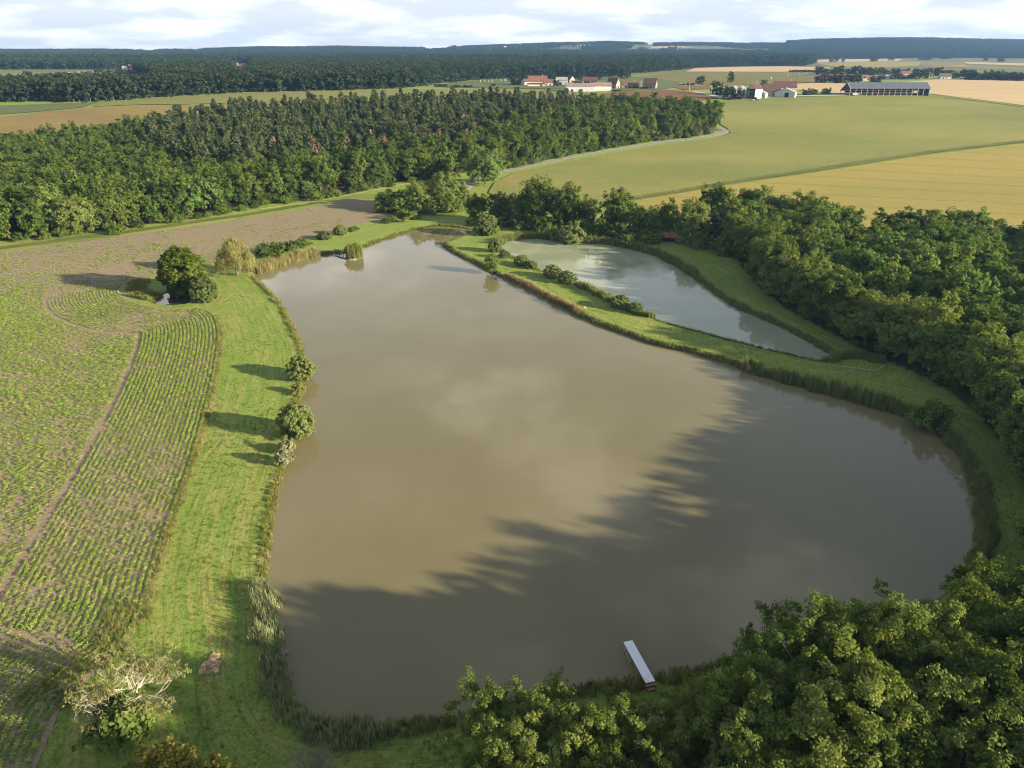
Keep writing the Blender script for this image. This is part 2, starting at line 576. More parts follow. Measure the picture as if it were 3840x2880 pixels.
field_mat('field_meadow', (0.083, 0.115, 0.046), (0.122, 0.149, 0.063), (0.112, 0.125, 0.053), fine=0.5, big_=0.02)
field_mat('field_verge', (0.066, 0.092, 0.020), (0.132, 0.145, 0.040), (0.172, 0.152, 0.059), fine=2.0, big_=0.06)
field_mat('road_grey', (0.198, 0.191, 0.191), (0.264, 0.257, 0.251), fine=1.0, bump=0.15)
field_mat('road_edge', (0.363, 0.330, 0.277), (0.449, 0.416, 0.363), fine=1.5, bump=0.2)


def water_mat(name, col, col2, scum=None):
    a = N(name)
    p = a.pos()
    b = a.noise(0.03, 4, 0.6, p)
    c = a.mix(a.rng(b, 0.35, 0.65), col, col2)
    rip = a.noise(1.1, 3, 0.6, a.pos((1.0, 0.5, 1.0), 0.35))
    rip2 = a.noise(0.05, 2, 0.5, p)
    st = a.math('MULTIPLY', rip, a.rng(rip2, 0.35, 0.7, 0.15, 1.0))
    rough = a.rng(a.noise(0.045, 4, 0.65, a.pos((1.0, 0.45, 1.0), 0.5)), 0.40, 0.68, 0.015, 0.055)
    if scum is not None:
        m = a.math('MULTIPLY', a.rng(a.noise(0.055, 5, 0.65, p), 0.40, 0.60), a.rng(a.attr('scum'), 0.2, 0.8))
        c = a.mix(m, c, scum)
        rough = a.math('ADD', a.math('MULTIPLY', m, 0.20), 0.02)
    pr = a.node('ShaderNodeBsdfPrincipled')
    a.put(pr.inputs['Base Color'], c)
    a.put(pr.inputs['Roughness'], rough)
    pr.inputs['IOR'].default_value = 1.45
    a.l.new(a.bump(st, 0.10, 0.02), pr.inputs['Normal'])
    MATS[name] = a.out(pr.outputs[0])


water_mat('water_brown', (0.166, 0.144, 0.074), (0.186, 0.163, 0.088))
water_mat('water_green', (0.245, 0.270, 0.185), (0.270, 0.295, 0.205), (0.33, 0.355, 0.23))
water_mat('water_dark', (0.05, 0.045, 0.03), (0.06, 0.05, 0.035))


# ------------------------------------------------------------------ object helpers
def tag(o, label=None, cat=None, group=None, kind=None):
    for k, v in (('label', label), ('category', cat), ('group', group), ('kind', kind)):
        if v:
            o[k] = v
    return o


def empty(name, loc, rz=0.0, label=None, cat=None, group=None):
    o = bpy.data.objects.new(name, None)
    o.location = loc
    o.rotation_euler = (0, 0, rz)
    o.empty_display_size = 0.5
    COL.objects.link(o)
    return tag(o, label, cat, group)


def raw_mesh(name, verts, faces, mat):
    me = bpy.data.meshes.new(name)
    if isinstance(faces, np.ndarray):
        verts = np.asarray(verts, np.float32)
        k = faces.shape[1]
        me.vertices.add(len(verts))
        me.vertices.foreach_set('co', verts.ravel())
        me.loops.add(faces.size)
        me.loops.foreach_set('vertex_index', faces.astype(np.int32).ravel())
        me.polygons.add(len(faces))
        me.polygons.foreach_set('loop_start', np.arange(0, faces.size, k, dtype=np.int32))
        me.update(calc_edges=True)
    else:
        me.from_pydata([tuple(map(float, v)) for v in verts], [], [tuple(map(int, f)) for f in faces])
        me.update()
    if mat:
        me.materials.append(MATS[mat])
    return me


def link(name, me, parent=None, loc=None):
    o = bpy.data.objects.new(name, me)
    COL.objects.link(o)
    if parent is not None:
        o.parent = parent
    if loc is not None:
        o.location = loc
    return o


class MB:
    """collects boxes, bars and tubes into one mesh"""

    def __init__(self):
        self.v, self.f = [], []

    def add(self, v, f):
        b = len(self.v)
        self.v += [tuple(p) for p in v]
        self.f += [tuple(i + b for i in q) for q in f]
        return self

    def box(self, c, s, rz=0.0):
        x, y, z = (k / 2 for k in s)
        pts = [(-x, -y, -z), (x, -y, -z), (x, y, -z), (-x, y, -z), (-x, -y, z), (x, -y, z), (x, y, z), (-x, y, z)]
        ca, sa = math.cos(rz), math.sin(rz)
        pts = [(c[0] + p[0] * ca - p[1] * sa, c[1] + p[0] * sa + p[1] * ca, c[2] + p[2]) for p in pts]
        return self.add(pts, [(0, 3, 2, 1), (4, 5, 6, 7), (0, 1, 5, 4), (1, 2, 6, 5), (2, 3, 7, 6), (3, 0, 4, 7)])

    def tube(self, pts, rad, n=5):
        pts = [Vector(p) for p in pts]
        base = len(self.v)
        for i, p in enumerate(pts):
            d = (pts[min(i + 1, len(pts) - 1)] - pts[max(i - 1, 0)])
            d = d.normalized() if d.length > 1e-6 else Vector((0, 0, 1))
            a = d.orthogonal().normalized()
            b = d.cross(a)
            r = rad[i] if isinstance(rad, (list, tuple)) else rad
            for k in range(n):
                t = 2 * math.pi * k / n
                self.v.append(tuple(p + (a * math.cos(t) + b * math.sin(t)) * r))
        for i in range(len(pts) - 1):
            for k in range(n):
                self.f.append((base + i * n + k, base + i * n + (k + 1) % n, base + (i + 1) * n + (k + 1) % n, base + (i + 1) * n + k))
        self.f.append(tuple(base + (len(pts) - 1) * n + k for k in range(n)))
        self.f.append(tuple(base + n - 1 - k for k in range(n)))
        return self

    def prism(self, poly, y0, y1):
        """polygon in the XZ plane drawn out along Y"""
        n = len(poly)
        v = [(x, y0, z) for x, z in poly] + [(x, y1, z) for x, z in poly]
        f = [tuple(range(n)), tuple(range(2 * n - 1, n - 1, -1))]
        f += [(i, i + n, (i + 1) % n + n, (i + 1) % n) for i in range(n)]
        return self.add(v, f)

    def build(self, name, mat, parent=None, loc=None):
        return link(name, raw_mesh(name, self.v, self.f, mat), parent, loc)

    def mesh(self, name, mat):
        return raw_mesh(name, self.v, self.f, mat)


# ------------------------------------------------------------------ the ground
WOODS = {}
WOODS['left'] = GP([(-400, 578), (-60, 530), (0, 520), (60, 515), (170, 500), (270, 493), (350, 478), (500, 450), (560, 440), (700, 424), (780, 408), (860, 394),
                    (930, 388), (990, 376), (1040, 366), (1100, 359), (1200, 339), (1300, 321), (1400, 304), (1480, 296), (1535, 287), (1552, 276),
                    (1530, 264), (1460, 257), (1380, 252), (1300, 248), (1200, 244), (1000, 246), (830, 252), (700, 261), (560, 269), (440, 279), (300, 296), (187, 312), (0, 330), (-60, 335), (-400, 365)])
WOODS['right'] = GP([(1590, 560), (1640, 622), (1700, 668), (1800, 722), (1900, 772), (2000, 815), (2100, 880), (2160, 950), (2212, 1040), (2330, 1180), (2600, 1180), (2800, 800), (2700, 575), (2212, 552), (1850, 545), (1750, 520), (1650, 497), (1570, 505)])
WOODS['south'] = np.array([(-10.0, 12.0), (-6, 36), (8, 45), (24, 47), (40, 50), (58, 60), (75, 74), (95, 95), (170, 95), (170, -60), (-10, -60)])


def make_ground():
    def grow(start, stop, step, f):
        out = [start]
        while out[-1] < stop:
            step *= f
            out.append(out[-1] + step)
        return out
    xs = list(np.arange(-130, 130.5, 1.0))
    g = grow(130, 4300, 1.0, 1.05)[1:]
    xs = np.array([-k for k in reversed(g)] + xs + g)
    ys = np.array([-400, -250, -150, -90, -50, -25, -5, 8, 16, 22, 27, 31, 34] + list(np.arange(36, 335, 1.0)) + grow(335, 5000, 1.0, 1.035)[1:])
    X, Y = np.meshgrid(xs, ys)
    x, y = X.ravel(), Y.ravel()
    z = terrain(x, y)
    sd = np.full(len(x), -1e3)
    m = (np.abs(x) < 190) & (y > 20) & (y < 330)
    sd[m] = pond_depth(x[m], y[m])
    z = z - np.clip((sd + 0.8) * 0.5, 0, 1.6) * (sd > -50)
    z = z + np.where((y < 330) & (sd < -3) & m, 0.10 * (value_noise(x / 6, y / 6, 3) - 0.5), 0)
    nx, ny = len(xs), len(ys)
    i = np.arange(nx * ny).reshape(ny, nx)
    f = np.stack([i[:-1, :-1], i[:-1, 1:], i[1:, 1:], i[1:, :-1]], -1).reshape(-1, 4)
    me = raw_mesh('ground', np.stack([x, y, z], 1), f, 'ground')
    me.polygons.foreach_set('use_smooth', np.ones(len(f), bool))
    along = np.zeros(len(x))
    bestd = np.full(m.sum(), 1e18)
    bl = np.zeros(m.sum())
    for poly in (big, small):
        acc = 0.0
        for i0 in range(len(poly)):
            a, b = poly[i0], poly[(i0 + 1) % len(poly)]
            dd = b - a
            q = max(dd @ dd, 1e-9)
            t = np.clip(((x[m] - a[0]) * dd[0] + (y[m] - a[1]) * dd[1]) / q, 0, 1)
            ds = (x[m] - a[0] - t * dd[0]) ** 2 + (y[m] - a[1] - t * dd[1]) ** 2
            w = ds < bestd
            bestd = np.where(w, ds, bestd)
            bl = np.where(w, acc + t * math.sqrt(q), bl)
            acc += math.sqrt(q)
    along[m] = bl
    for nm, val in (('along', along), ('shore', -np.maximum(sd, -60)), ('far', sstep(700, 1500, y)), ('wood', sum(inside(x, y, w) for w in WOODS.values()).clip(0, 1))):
        at = me.attributes.new(nm, 'FLOAT', 'POINT')
        at.data.foreach_set('value', np.asarray(val, np.float32))
    o = link('ground', me)
    tag(o, 'grassy ground with mown banks round the ponds', kind='structure')
    return x, y


gx, gy = make_ground()


def sheet(name, label, poly, mat, lift, kind='structure', extra=None, step=None):
    """a field, path or pond surface laid over the ground inside an outline"""
    poly = np.asarray(poly)
    m = inside(gx, gy, poly)
    px, py = gx[m], gy[m]
    if step:
        k = (np.abs(px / step - np.round(px / step)) < 1e-3) & (np.abs(py / step - np.round(py / step)) < 1e-3) | (py > 335)
        px, py = px[k], py[k]
    if len(px):
        k = dist_line(px, py, poly, True) > 0.4
        px, py = px[k], py[k]
    pts = [Vector((float(a), float(b))) for a, b in poly] + [Vector((float(a), float(b))) for a, b in zip(px, py)]
    n = len(poly)
    res = delaunay_2d_cdt(pts, [(i, (i + 1) % n) for i in range(n)], [], 1, 1e-4)
    v = np.array([(p.x, p.y) for p in res[0]])
    z = terrain(v[:, 0], v[:, 1]) + lift
    tri = np.array([t for t in res[2] if len(t) == 3], np.int32)
    a, b, c = v[tri[:, 0]], v[tri[:, 1]], v[tri[:, 2]]
    neg = ((b - a)[:, 0] * (c - a)[:, 1] - (b - a)[:, 1] * (c - a)[:, 0]) < 0
    tri[neg] = tri[neg][:, ::-1]
    cen = (a + b + c) / 3
    tri = tri[inside(cen[:, 0], cen[:, 1], poly)]
    me = raw_mesh(name, np.column_stack([v, z]), tri, mat)
    me.polygons.foreach_set('use_smooth', np.ones(len(tri), bool))
    for nm, fn in (extra or {}).items():
        at = me.attributes.new(nm, 'FLOAT', 'POINT')
        at.data.foreach_set('value', np.asarray(fn(v[:, 0], v[:, 1]), np.float32))
    return tag(link(name, me), label, kind=kind)


def ribbon(name, label, line, width, mat, lift, n=8, kind='structure'):
    c = smooth(GP(line), n)
    d = np.gradient(c, axis=0)
    d /= np.linalg.norm(d, axis=1)[:, None] + 1e-9
    nrm = np.stack([-d[:, 1], d[:, 0]], 1)
    rows = []
    for k in (-0.5, 0, 0.5):
        q = c + nrm * width * k
        rows.append(np.column_stack([q, terrain(q[:, 0], q[:, 1]) + lift]))
    v = np.concatenate(rows)
    L = len(c)
    f = []
    for r in range(2):
        for i in range(L - 1):
            f.append((r * L + i, r * L + i + 1, (r + 1) * L + i + 1, (r + 1) * L + i))
    f = np.array(f)
    a, b, d2 = v[f[0, 0]], v[f[0, 1]], v[f[0, 3]]
    if np.cross(b - a, d2 - a)[2] < 0:
        f = f[:, ::-1]
    return tag(link(name, raw_mesh(name, v, f, mat)), label, kind=kind)


def water(name, label, poly, mat, pad=2.5):
    c = np.asarray(poly)
    d = np.roll(c, -1, 0) - np.roll(c, 1, 0)
    d /= np.linalg.norm(d, axis=1)[:, None] + 1e-9
    nr = np.stack([d[:, 1], -d[:, 0]], 1)
    area = 0.5 * np.sum(c[:, 0] * np.roll(c[:, 1], -1) - np.roll(c[:, 0], -1) * c[:, 1])
    if area < 0:
        nr = -nr
    # the sheet runs a little under the banks
    q = c + nr * pad
    cen = c.mean(0)
    pts = [Vector((float(a), float(b))) for a, b in q]
    res = delaunay_2d_cdt(pts, [(i, (i + 1) % len(q)) for i in range(len(q))], [], 1, 1e-4)
    v = np.array([(p.x, p.y, WATER_Z) for p in res[0]])
    tri = np.array([t for t in res[2]], np.int32)
    a, b, e = v[tri[:, 0]], v[tri[:, 1]], v[tri[:, 2]]
    neg = np.cross(b - a, e - a)[:, 2] < 0
    tri[neg] = tri[neg][:, ::-1]
    me = raw_mesh(name, v, tri, mat)
    at = me.attributes.new('scum', 'FLOAT', 'POINT')
    at.data.foreach_set('value', np.clip((v[:, 1] - 150) / 60, 0, 1).astype(np.float32))
    return tag(link(name, me), label, kind='structure')


water('pond_water', 'muddy brown water of the large pond', big, 'water_brown', 1.2)
water('small_pond_water', 'milky green water of the narrow upper pond', small, 'water_green', 1.2)
water('ditch_water', 'dark water of the tiny pool under the round tree', ditch, 'water_dark', 0.8)

# crop field -------------------------------------------------------------
CROP_EDGE = [(262, 622), (268, 640), (290, 652), (340, 666), (400, 668), (440, 667), (468, 682), (480, 720), (474, 790), (455, 880), (425, 990), (390, 1090), (348, 1210),
             (325, 1295), (278, 1395), (200, 1455), (130, 1535), (78, 1659), (30, 1780), (-30, 1960), (-70, 2150)]
CROP = [(-400, 604), (-80, 556), (0, 545), (150, 526), (300, 505), (430, 487), (560, 468), (680, 446), (765, 428), (800, 432), (840, 446), (862, 462), (840, 470), (790, 480), (700, 505), (620, 525),
        (560, 541), (470, 570), (400, 585), (320, 598), (285, 604)] + CROP_EDGE + [(-700, 2150), (-700, 660)]
crop_poly = GP(CROP)
crop_edge = smooth(GP([(840, 470), (790, 480), (700, 505), (620, 525), (560, 541), (470, 570), (400, 585), (320, 598), (285, 604)] + CROP_EDGE), 6)
sheet('crop_field', 'brown soil of the crop field with young green rows', crop_poly, 'crop_soil', 0.055, extra={'far_y': lambda x, y: y}, step=2.0)

# roads ----------------------------------------------------------------
ROAD = [(1000, 420), (1006, 408), (1022, 392), (1050, 379), (1100, 368), (1200, 347), (1300, 329), (1400, 312), (1480, 302), (1530, 295), (1556, 289), (1567, 284), (1560, 280), (1546, 277)]
ribbon('road_shoulder', 'pale gravel shoulder of the lane along the wood', ROAD, 4.6, 'road_edge', 0.22)
ribbon('road', 'narrow grey lane curving round the wood', ROAD, 3.3, 'road_grey', 0.27)
ribbon('farm_track', 'pale concrete track running to the open shed', [(1500, 199), (1535, 206), (1562, 212), (1600, 210), (1680, 208.5), (1760, 207.5), (1830, 206.5)], 7.0, 'road_edge', 0.45)
ribbon('forest_path', 'worn earth path along the foot of the wood', [(560, 452), (640, 441), (720, 428), (800, 412), (880, 397), (960, 390), (1010, 392)], 1.1, 'field_straw', 0.06)
ribbon('field_headland', 'grassy strip between the crop and the wood', [(-400, 590), (-40, 541), (80, 526), (200, 510), (300, 497), (430, 478), (560, 459), (680, 438)], 5.0, 'field_verge', 0.03)

# fields ---------------------------------------------------------------
FIELDS = [
    ('green_field', 'wide green field beside the lane in front of the long shed', 'field_green',
     [(1055, 418), (1068, 396), (1110, 374), (1200, 355), (1300, 336), (1400, 319), (1480, 308), (1545, 299), (1578, 288), (1572, 279), (1545, 262), (1528, 222), (1600, 214), (1700, 211), (1830, 209), (2010, 208), (2130, 222), (2212, 233), (2420, 262),
      (2420, 280), (2212, 303), (2000, 327), (1750, 366), (1600, 388), (1430, 416), (1330, 432), (1250, 446), (1120, 440)]),
    ('wheat_field', 'ripe yellow wheat field behind the right wood', 'field_wheat',
     [(2420, 287), (2212, 311), (2000, 337), (1750, 376), (1600, 398), (1450, 422), (1370, 440), (1400, 470), (1560, 480), (1650, 492), (1760, 515), (1850, 540), (2212, 548), (2600, 560)]),
    ('stubble_field', 'pale straw coloured field behind the long shed', 'field_straw',
     [(1640, 187), (1758, 179), (1830, 181), (1905, 182), (2025, 172), (2212, 171), (2420, 172), (2420, 256), (2212, 228), (2010, 203), (1828, 203), (1775, 200), (1728, 195)]),
    ('olive_field', 'olive field behind the farm with white posts', 'field_olive',
     [(1380, 166), (1475, 157), (1600, 156), (1690, 156), (1765, 158), (1762, 178), (1640, 185), (1540, 184), (1475, 178), (1400, 172)]),
    ('brown_field', 'reddish brown strip field behind the olive field', 'field_brown', [(1766, 160), (1840, 161), (1930, 163), (1928, 171), (1840, 173), (1766, 175)]),
    ('ploughed_field', 'orange brown field in front of the village', 'field_brown', [(1300, 202), (1360, 197.5), (1440, 195), (1480, 196), (1535, 207), (1552, 212), (1525, 217), (1440, 219), (1340, 216), (1290, 212)]),
    ('small_brown_field', 'small brown field beside the farm conifers', 'field_brown', [(1440, 186), (1475, 187), (1533, 185), (1536, 193), (1475, 194)]),
    ('cream_field', 'long cream field at the foot of the woods', 'field_straw', [(1480, 155), (1502, 147.5), (1600, 144.5), (1690, 143.5), (1795, 146), (1770, 153.5), (1690, 155.5)]),
    ('yellow_field', 'yellow field beyond the scattered trees', 'field_wheat', [(1764, 137), (1850, 134.5), (1920, 133.5), (1990, 134), (1985, 143), (1900, 146), (1800, 144)]),
    ('buff_field', 'buff field under the dark hill', 'field_straw', [(1742, 130), (1800, 128), (1950, 127.5), (1940, 132.5), (1850, 133.5), (1760, 135.5)]),
    ('far_ochre_field', 'ochre field below the dark hill at the edge', 'field_gold', [(1990, 134), (2078, 134.5), (2090, 146), (1990, 144)]),
    ('far_pale_field', 'pale sliver of field at the far edge', 'field_straw', [(2078, 134), (2250, 138), (2250, 143), (2090, 138)]),
    ('far_lime_field', 'lime coloured field below the pale sliver', 'field_lime', [(2080, 140), (2250, 149), (2250, 153), (2085, 147.5)]),
    ('grey_green_field', 'grey green field behind the left wood', 'field_meadow', [(-400, 252), (0, 229), (110, 225), (215, 222), (185, 232), (70, 243), (0, 248), (-400, 276)]),
    ('orange_field', 'orange gold field behind the left wood', 'field_gold', [(-400, 284), (0, 253), (110, 241), (200, 233), (300, 229), (420, 228), (560, 224), (740, 217), (790, 216), (820, 230), (560, 250), (300, 280), (0, 300), (-400, 332)]),
    ('lime_field', 'pale green gold field curving behind the pines', 'field_lime', [(217, 222), (400, 208.5), (560, 200.5), (737, 197), (887, 193.5), (1070, 192), (1220, 193.5), (1300, 200), (1280, 214), (1000, 225), (820, 226), (740, 215), (560, 222), (400, 226), (300, 227), (200, 231)]),
    ('village_meadow', 'green meadow round the village houses', 'field_meadow', [(940, 188), (970, 180), (1037, 174), (1100, 171), (1200, 169.5), (1300, 168), (1380, 167), (1460, 176), (1475, 185), (1440, 193), (1360, 196), (1220, 192.5), (1070, 191)]),
    ('far_green_field', 'light green field between the far left woods', 'field_lime', [(73, 175), (180, 169), (307, 163.5), (312, 170), (200, 175), (127, 178)]),
    ('far_cream_field', 'cream field beyond the far left hedge', 'field_straw', [(113, 158), (160, 155.5), (212, 154), (212, 160), (160, 162), (123, 164)]),
    ('far_buff_field', 'narrow buff field at the far left edge', 'field_straw', [(-30, 163), (53, 161.5), (53, 166), (-30, 168)]),
    ('hill_stubble_field', 'pale stubble field on the far rise', 'field_straw', [(885, 112), (940, 108.5), (990, 105.5), (984, 109), (906, 115.5)]),
    ('hill_cream_field', 'cream field below the far stubble', 'field_straw', [(927, 117), (1014, 112), (1014, 115.5), (934, 119)]),
    ('hill_tan_field', 'tan field high on the far hill', 'field_straw', [(1185, 100), (1244, 98), (1285, 97), (1262, 101)]),
    ('hill_green_field', 'green field high on the far hill', 'field_meadow', [(1171, 103), (1270, 101.5), (1325, 98), (1325, 102), (1215, 106.5)]),
    ('hill_pasture', 'pasture on the far hill among hedges', 'field_lime', [(1110, 107), (1200, 106), (1260, 107), (1190, 110), (1115, 110)]),
    ('hill_west_field', 'pale field on the far western rise', 'field_straw', [(247, 117), (300, 115), (350, 116.5), (330, 119)]),
    ('hill_east_field', 'small tan field on the far eastern slope', 'field_straw', [(1400, 101), (1470, 100), (1500, 102.5), (1410, 104.5)]),
]
field_polys = {}
for nm, lb, mt, pl in FIELDS:
    poly = GP(pl)
    field_polys[nm] = poly
    lift = 0.12 if poly[:, 1].max() < 420 else 0.3
    sheet(nm, lb, poly, mt, lift + 0.01 * len(field_polys), step=None)
ribbon('field_margin', 'rough grass margin between the green field and the wheat', [(1360, 432), (1450, 418), (1600, 392.5), (1750, 371), (2000, 332), (2212, 307), (2420, 284)], 5.0, 'field_verge', 0.75)
ribbon('stubble_margin', 'dark grass line along the stubble field', [(2000, 206), (2070, 213), (2130, 220), (2212, 231), (2420, 259)], 4.0, 'field_verge', 0.95)


# ------------------------------------------------------------------ foliage shapes
def unit(n):
    d = rng.normal(size=(n, 3))
    return d / (np.linalg.norm(d, axis=1)[:, None] + 1e-9)


def leaves(pos, nrm, size, aspect=1.5, up=None):
    """one rhombic leaf spray per point"""
    n = len(pos)
    nrm = nrm / (np.linalg.norm(nrm, axis=1)[:, None] + 1e-9)
    ref = unit(n) if up is None else up
    a = np.cross(nrm, ref)
    a /= np.linalg.norm(a, axis=1)[:, None] + 1e-9
    b = np.cross(nrm, a)
    s = np.asarray(size)[:, None] if np.ndim(size) else np.full((n, 1), size)
    v = np.empty((n, 4, 3))
    v[:, 0] = pos + b * s * aspect * 0.5
    v[:, 1] = pos + a * s * 0.5 + nrm * s * 0.12
    v[:, 2] = pos - b * s * aspect * 0.5
    v[:, 3] = pos - a * s * 0.5 + nrm * s * 0.12
    return v.reshape(-1, 3), np.arange(n * 4).reshape(n, 4)


def clump_leaves(cen, rad, per, size, outward=0.9, upw=0.35, jitter=0.75, aspect=1.5, sub=6):
    """each bough carries a handful of small sprays, each spray a loose puff of leaves"""
    k = len(cen)
    mid = cen.mean(0)
    bi = np.repeat(np.arange(k), sub)
    o = cen[bi] - mid
    o /= np.linalg.norm(o, axis=1)[:, None] + 1e-6
    sp = cen[bi] + unit(k * sub) * rad[bi] * (0.35 + 0.65 * rng.random((k * sub, 1))) + o * rad[bi] * 0.25
    sr = rad[bi] * (0.30 + 0.25 * rng.random((k * sub, 1)))
    m = max(3, per // sub)
    ci = np.repeat(np.arange(k * sub), m)
    n = len(ci)
    d = unit(n)
    d[:, 2] = np.where((d[:, 2] < -0.3) & (rng.random(n) < 0.6), -d[:, 2], d[:, 2])
    r = rng.random(n) ** 0.45 * 1.15
    pos = sp[ci] + d * sr[ci] * r[:, None] * np.array([1.0, 1.0, 1.15])
    nrm = d * outward * 0.6 + o[ci] * 0.55 + np.array([0, 0, upw]) + unit(n) * jitter
    return leaves(pos, nrm, size * (0.55 + 0.8 * rng.random(n)), aspect)


def crown_centres(n, h, w, base, bias=0.75, lump=0.22, flat=1.0, low=-0.55):
    """clump centres spread through an uneven crown"""
    d = unit(n * 3)
    d = d[d[:, 2] > low][:n]
    ph = rng.random(6) * 6.28
    wob = 1 + lump * np.sin(3 * np.arctan2(d[:, 1], d[:, 0]) + ph[0]) * np.cos(2.3 * d[:, 2] + ph[1]) + lump * 0.7 * np.sin(5 * d[:, 0] + ph[2]) * np.sin(4 * d[:, 1] + ph[3])
    r = (bias + (1 - bias) * rng.random(len(d))) * wob
    inner = rng.random(len(d)) < 0.22
    r[inner] *= 0.55
    cz = base + (h - base) * 0.48
    return np.column_stack([d[:, 0] * r * w / 2, d[:, 1] * r * w / 2, cz + d[:, 2] * r * (h - base) * 0.5 * flat])


def limbs(mb, centres, fork_z, r0, base_w=0.0, n=5, count=10, wig=0.5):
    top = Vector((rng.normal() * 0.2, rng.normal() * 0.2, fork_z))
    mb.tube([(0, 0, -0.3), (0.05, 0.0, fork_z * 0.35), tuple(top)], [r0 * 1.35, r0, r0 * 0.8], max(n, 6))
    for c in centres[:count]:
        c = Vector(c)
        m = top.lerp(c, 0.5) + Vector(rng.normal(size=3)) * wig
        m.z -= 0.05 * (c - top).length
        mb.tube([tuple(top), tuple(m), tuple(c)], [r0 * 0.45, r0 * 0.28, r0 * 0.06], n)


PROTO = {}


def proto(kind, trunk, crown):
    PROTO.setdefault(kind, []).append((trunk, crown))


def broadleaf(kind, seed, h, w, base, nclump, per, crad, leaf, mat, bark='bark', upw=0.35, count=12, bias=0.75, aspect=1.5, flat=1.0, lump=0.22, low=-0.55):
    global rng
    rng = np.random.default_rng(seed)
    cen = crown_centres(nclump, h, w, base, bias, lump, flat, low)
    rad = crad * (0.65 + 0.7 * rng.random((len(cen), 1))) * np.array([[1, 1, 0.8]])
    v, f = clump_leaves(cen, rad, per, leaf, upw=upw, aspect=aspect)
    mb = MB()
    limbs(mb, cen, base + (h - base) * 0.2, 0.022 * h, n=5, count=count, wig=0.05 * h)
    proto(kind, mb.mesh('trunk', bark), raw_mesh('crown', v, f, mat))


for s in range(4):   # large trees close to the drone
    broadleaf('near', 100 + s, 17, 14 + s, 3, 165, 270, 1.15, 0.20, 'leaf_near', 'bark_grey', lump=0.3, bias=0.7)
for s in range(4):   # hedge and pond-side trees
    broadleaf('oak', 200 + s, 15, 12.4, 0.8, 125, 150, 1.65, 0.36, 'leaf_oak', lump=0.15, bias=0.55, low=-0.92)
for s in range(4):   # trees of the right wood
    broadleaf('wood', 300 + s, 12, 8.2, 1.0, 54, 96, 1.3, 0.36, 'leaf_wood', upw=0.5, bias=0.5, aspect=1.9, lump=0.14)
for s in range(4):   # left plantation
    broadleaf('young', 400 + s, 12, 7.0, 1.0, 36, 60, 1.3, 0.50, 'leaf_young', upw=0.5, bias=0.5, aspect=1.8, lump=0.16)
for s in range(3):   # tall edge trees of the left wood
    broadleaf('edge', 450 + s, 15, 9, 0.2, 56, 90, 1.5, 0.48, 'leaf_young', bias=0.7, low=-0.85)
for s in range(3):   # rounded willow bushes
    broadleaf('bush', 500 + s, 5.0, 6.4, -0.4, 170, 84, 0.6, 0.21, 'leaf_bush', upw=0.3, bias=0.86, lump=0.06, aspect=2.4, low=-0.9)
for s in range(2):
    broadleaf('round', 520 + s, 14, 12.0, -0.8, 300, 110, 1.1, 0.42, 'leaf_round', upw=0.8, bias=0.82, lump=0.07, aspect=2.6, low=-0.9)
broadleaf('pale', 530, 3.2, 3.4, 0.0, 34, 90, 0.6, 0.22, 'leaf_pale', upw=0.6, aspect=2.4)
for s in range(2):
    broadleaf('yellow', 540 + s, 7, 5.5, 0.2, 60, 130, 0.75, 0.20, 'leaf_yellow', upw=0.7, aspect=2.0, lump=0.35)
for s in range(3):   # bushes of hedgerows
    broadleaf('shrub', 550 + s, 3.0, 4.2, -0.3, 40, 60, 0.75, 0.27, 'leaf_oak', upw=0.4, lump=0.25)
for s in range(3):   # village and far hedge trees
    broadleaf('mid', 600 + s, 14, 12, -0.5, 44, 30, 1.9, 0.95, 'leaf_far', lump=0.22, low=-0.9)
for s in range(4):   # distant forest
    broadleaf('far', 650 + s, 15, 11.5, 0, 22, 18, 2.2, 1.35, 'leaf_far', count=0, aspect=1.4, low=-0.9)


def pine(seed, h, dead=False):
    global rng
    rng = np.random.default_rng(seed)
    vs, ns, ss, ups = [], [], [], []
    mb = MB()
    mb.tube([(0, 0, -0.3), (0.1, 0, h * 0.5), (0.0, 0.1, h * 0.97)], [0.24, 0.17, 0.04], 6)
    lv = 13
    for k in range(lv):
        t = k / (lv - 1)
        z = h * (0.42 + 0.56 * t)
        reach = (3.0 * (1 - t) ** 0.6 + 0.45) * (0.6 + 0.6 * rng.random())
        if t < 0.15:
            reach *= 0.75
        for b in range(6):
            if rng.random() < (0.35 if dead else 0.12):
                continue
            a = rng.random() * 6.283
            d = np.array([math.cos(a), math.sin(a), 0.18 - 0.25 * (1 - t)])
            tip = np.array([0, 0, z]) + d * reach
            if k % 2 == 0:
                mb.tube([(0, 0, z - 0.1), tuple(tip)], [0.05, 0.015], 3)
            m = 5 if dead else 10
            q = rng.random(m) ** 0.6
            pos = np.array([0, 0, z]) + d * reach * q[:, None] + rng.normal(size=(m, 3)) * np.array([0.22, 0.22, 0.18])
            vs.append(pos)
            ns.append(np.array([0, 0, 0.9]) + unit(m) * 0.8)
            ss.append((0.42 + 0.35 * rng.random(m)))
    for b in range(9):
        a = rng.random() * 6.283
        z = h * (0.18 + 0.24 * rng.random())
        mb.tube([(0, 0, z), (math.cos(a) * 1.1, math.sin(a) * 1.1, z - 0.1)], [0.035, 0.012], 3)
    v, f = leaves(np.concatenate(vs), np.concatenate(ns), np.concatenate(ss), 2.1)
    proto('deadpine' if dead else 'pine', mb.mesh('trunk', 'bark_grey' if dead else 'bark'), raw_mesh('crown', v, f, 'leaf_deadpine' if dead else 'leaf_pine'))


for s in range(4):
    pine(700 + s, 15.5 + s)
pine(720, 16, True)
pine(721, 17, True)


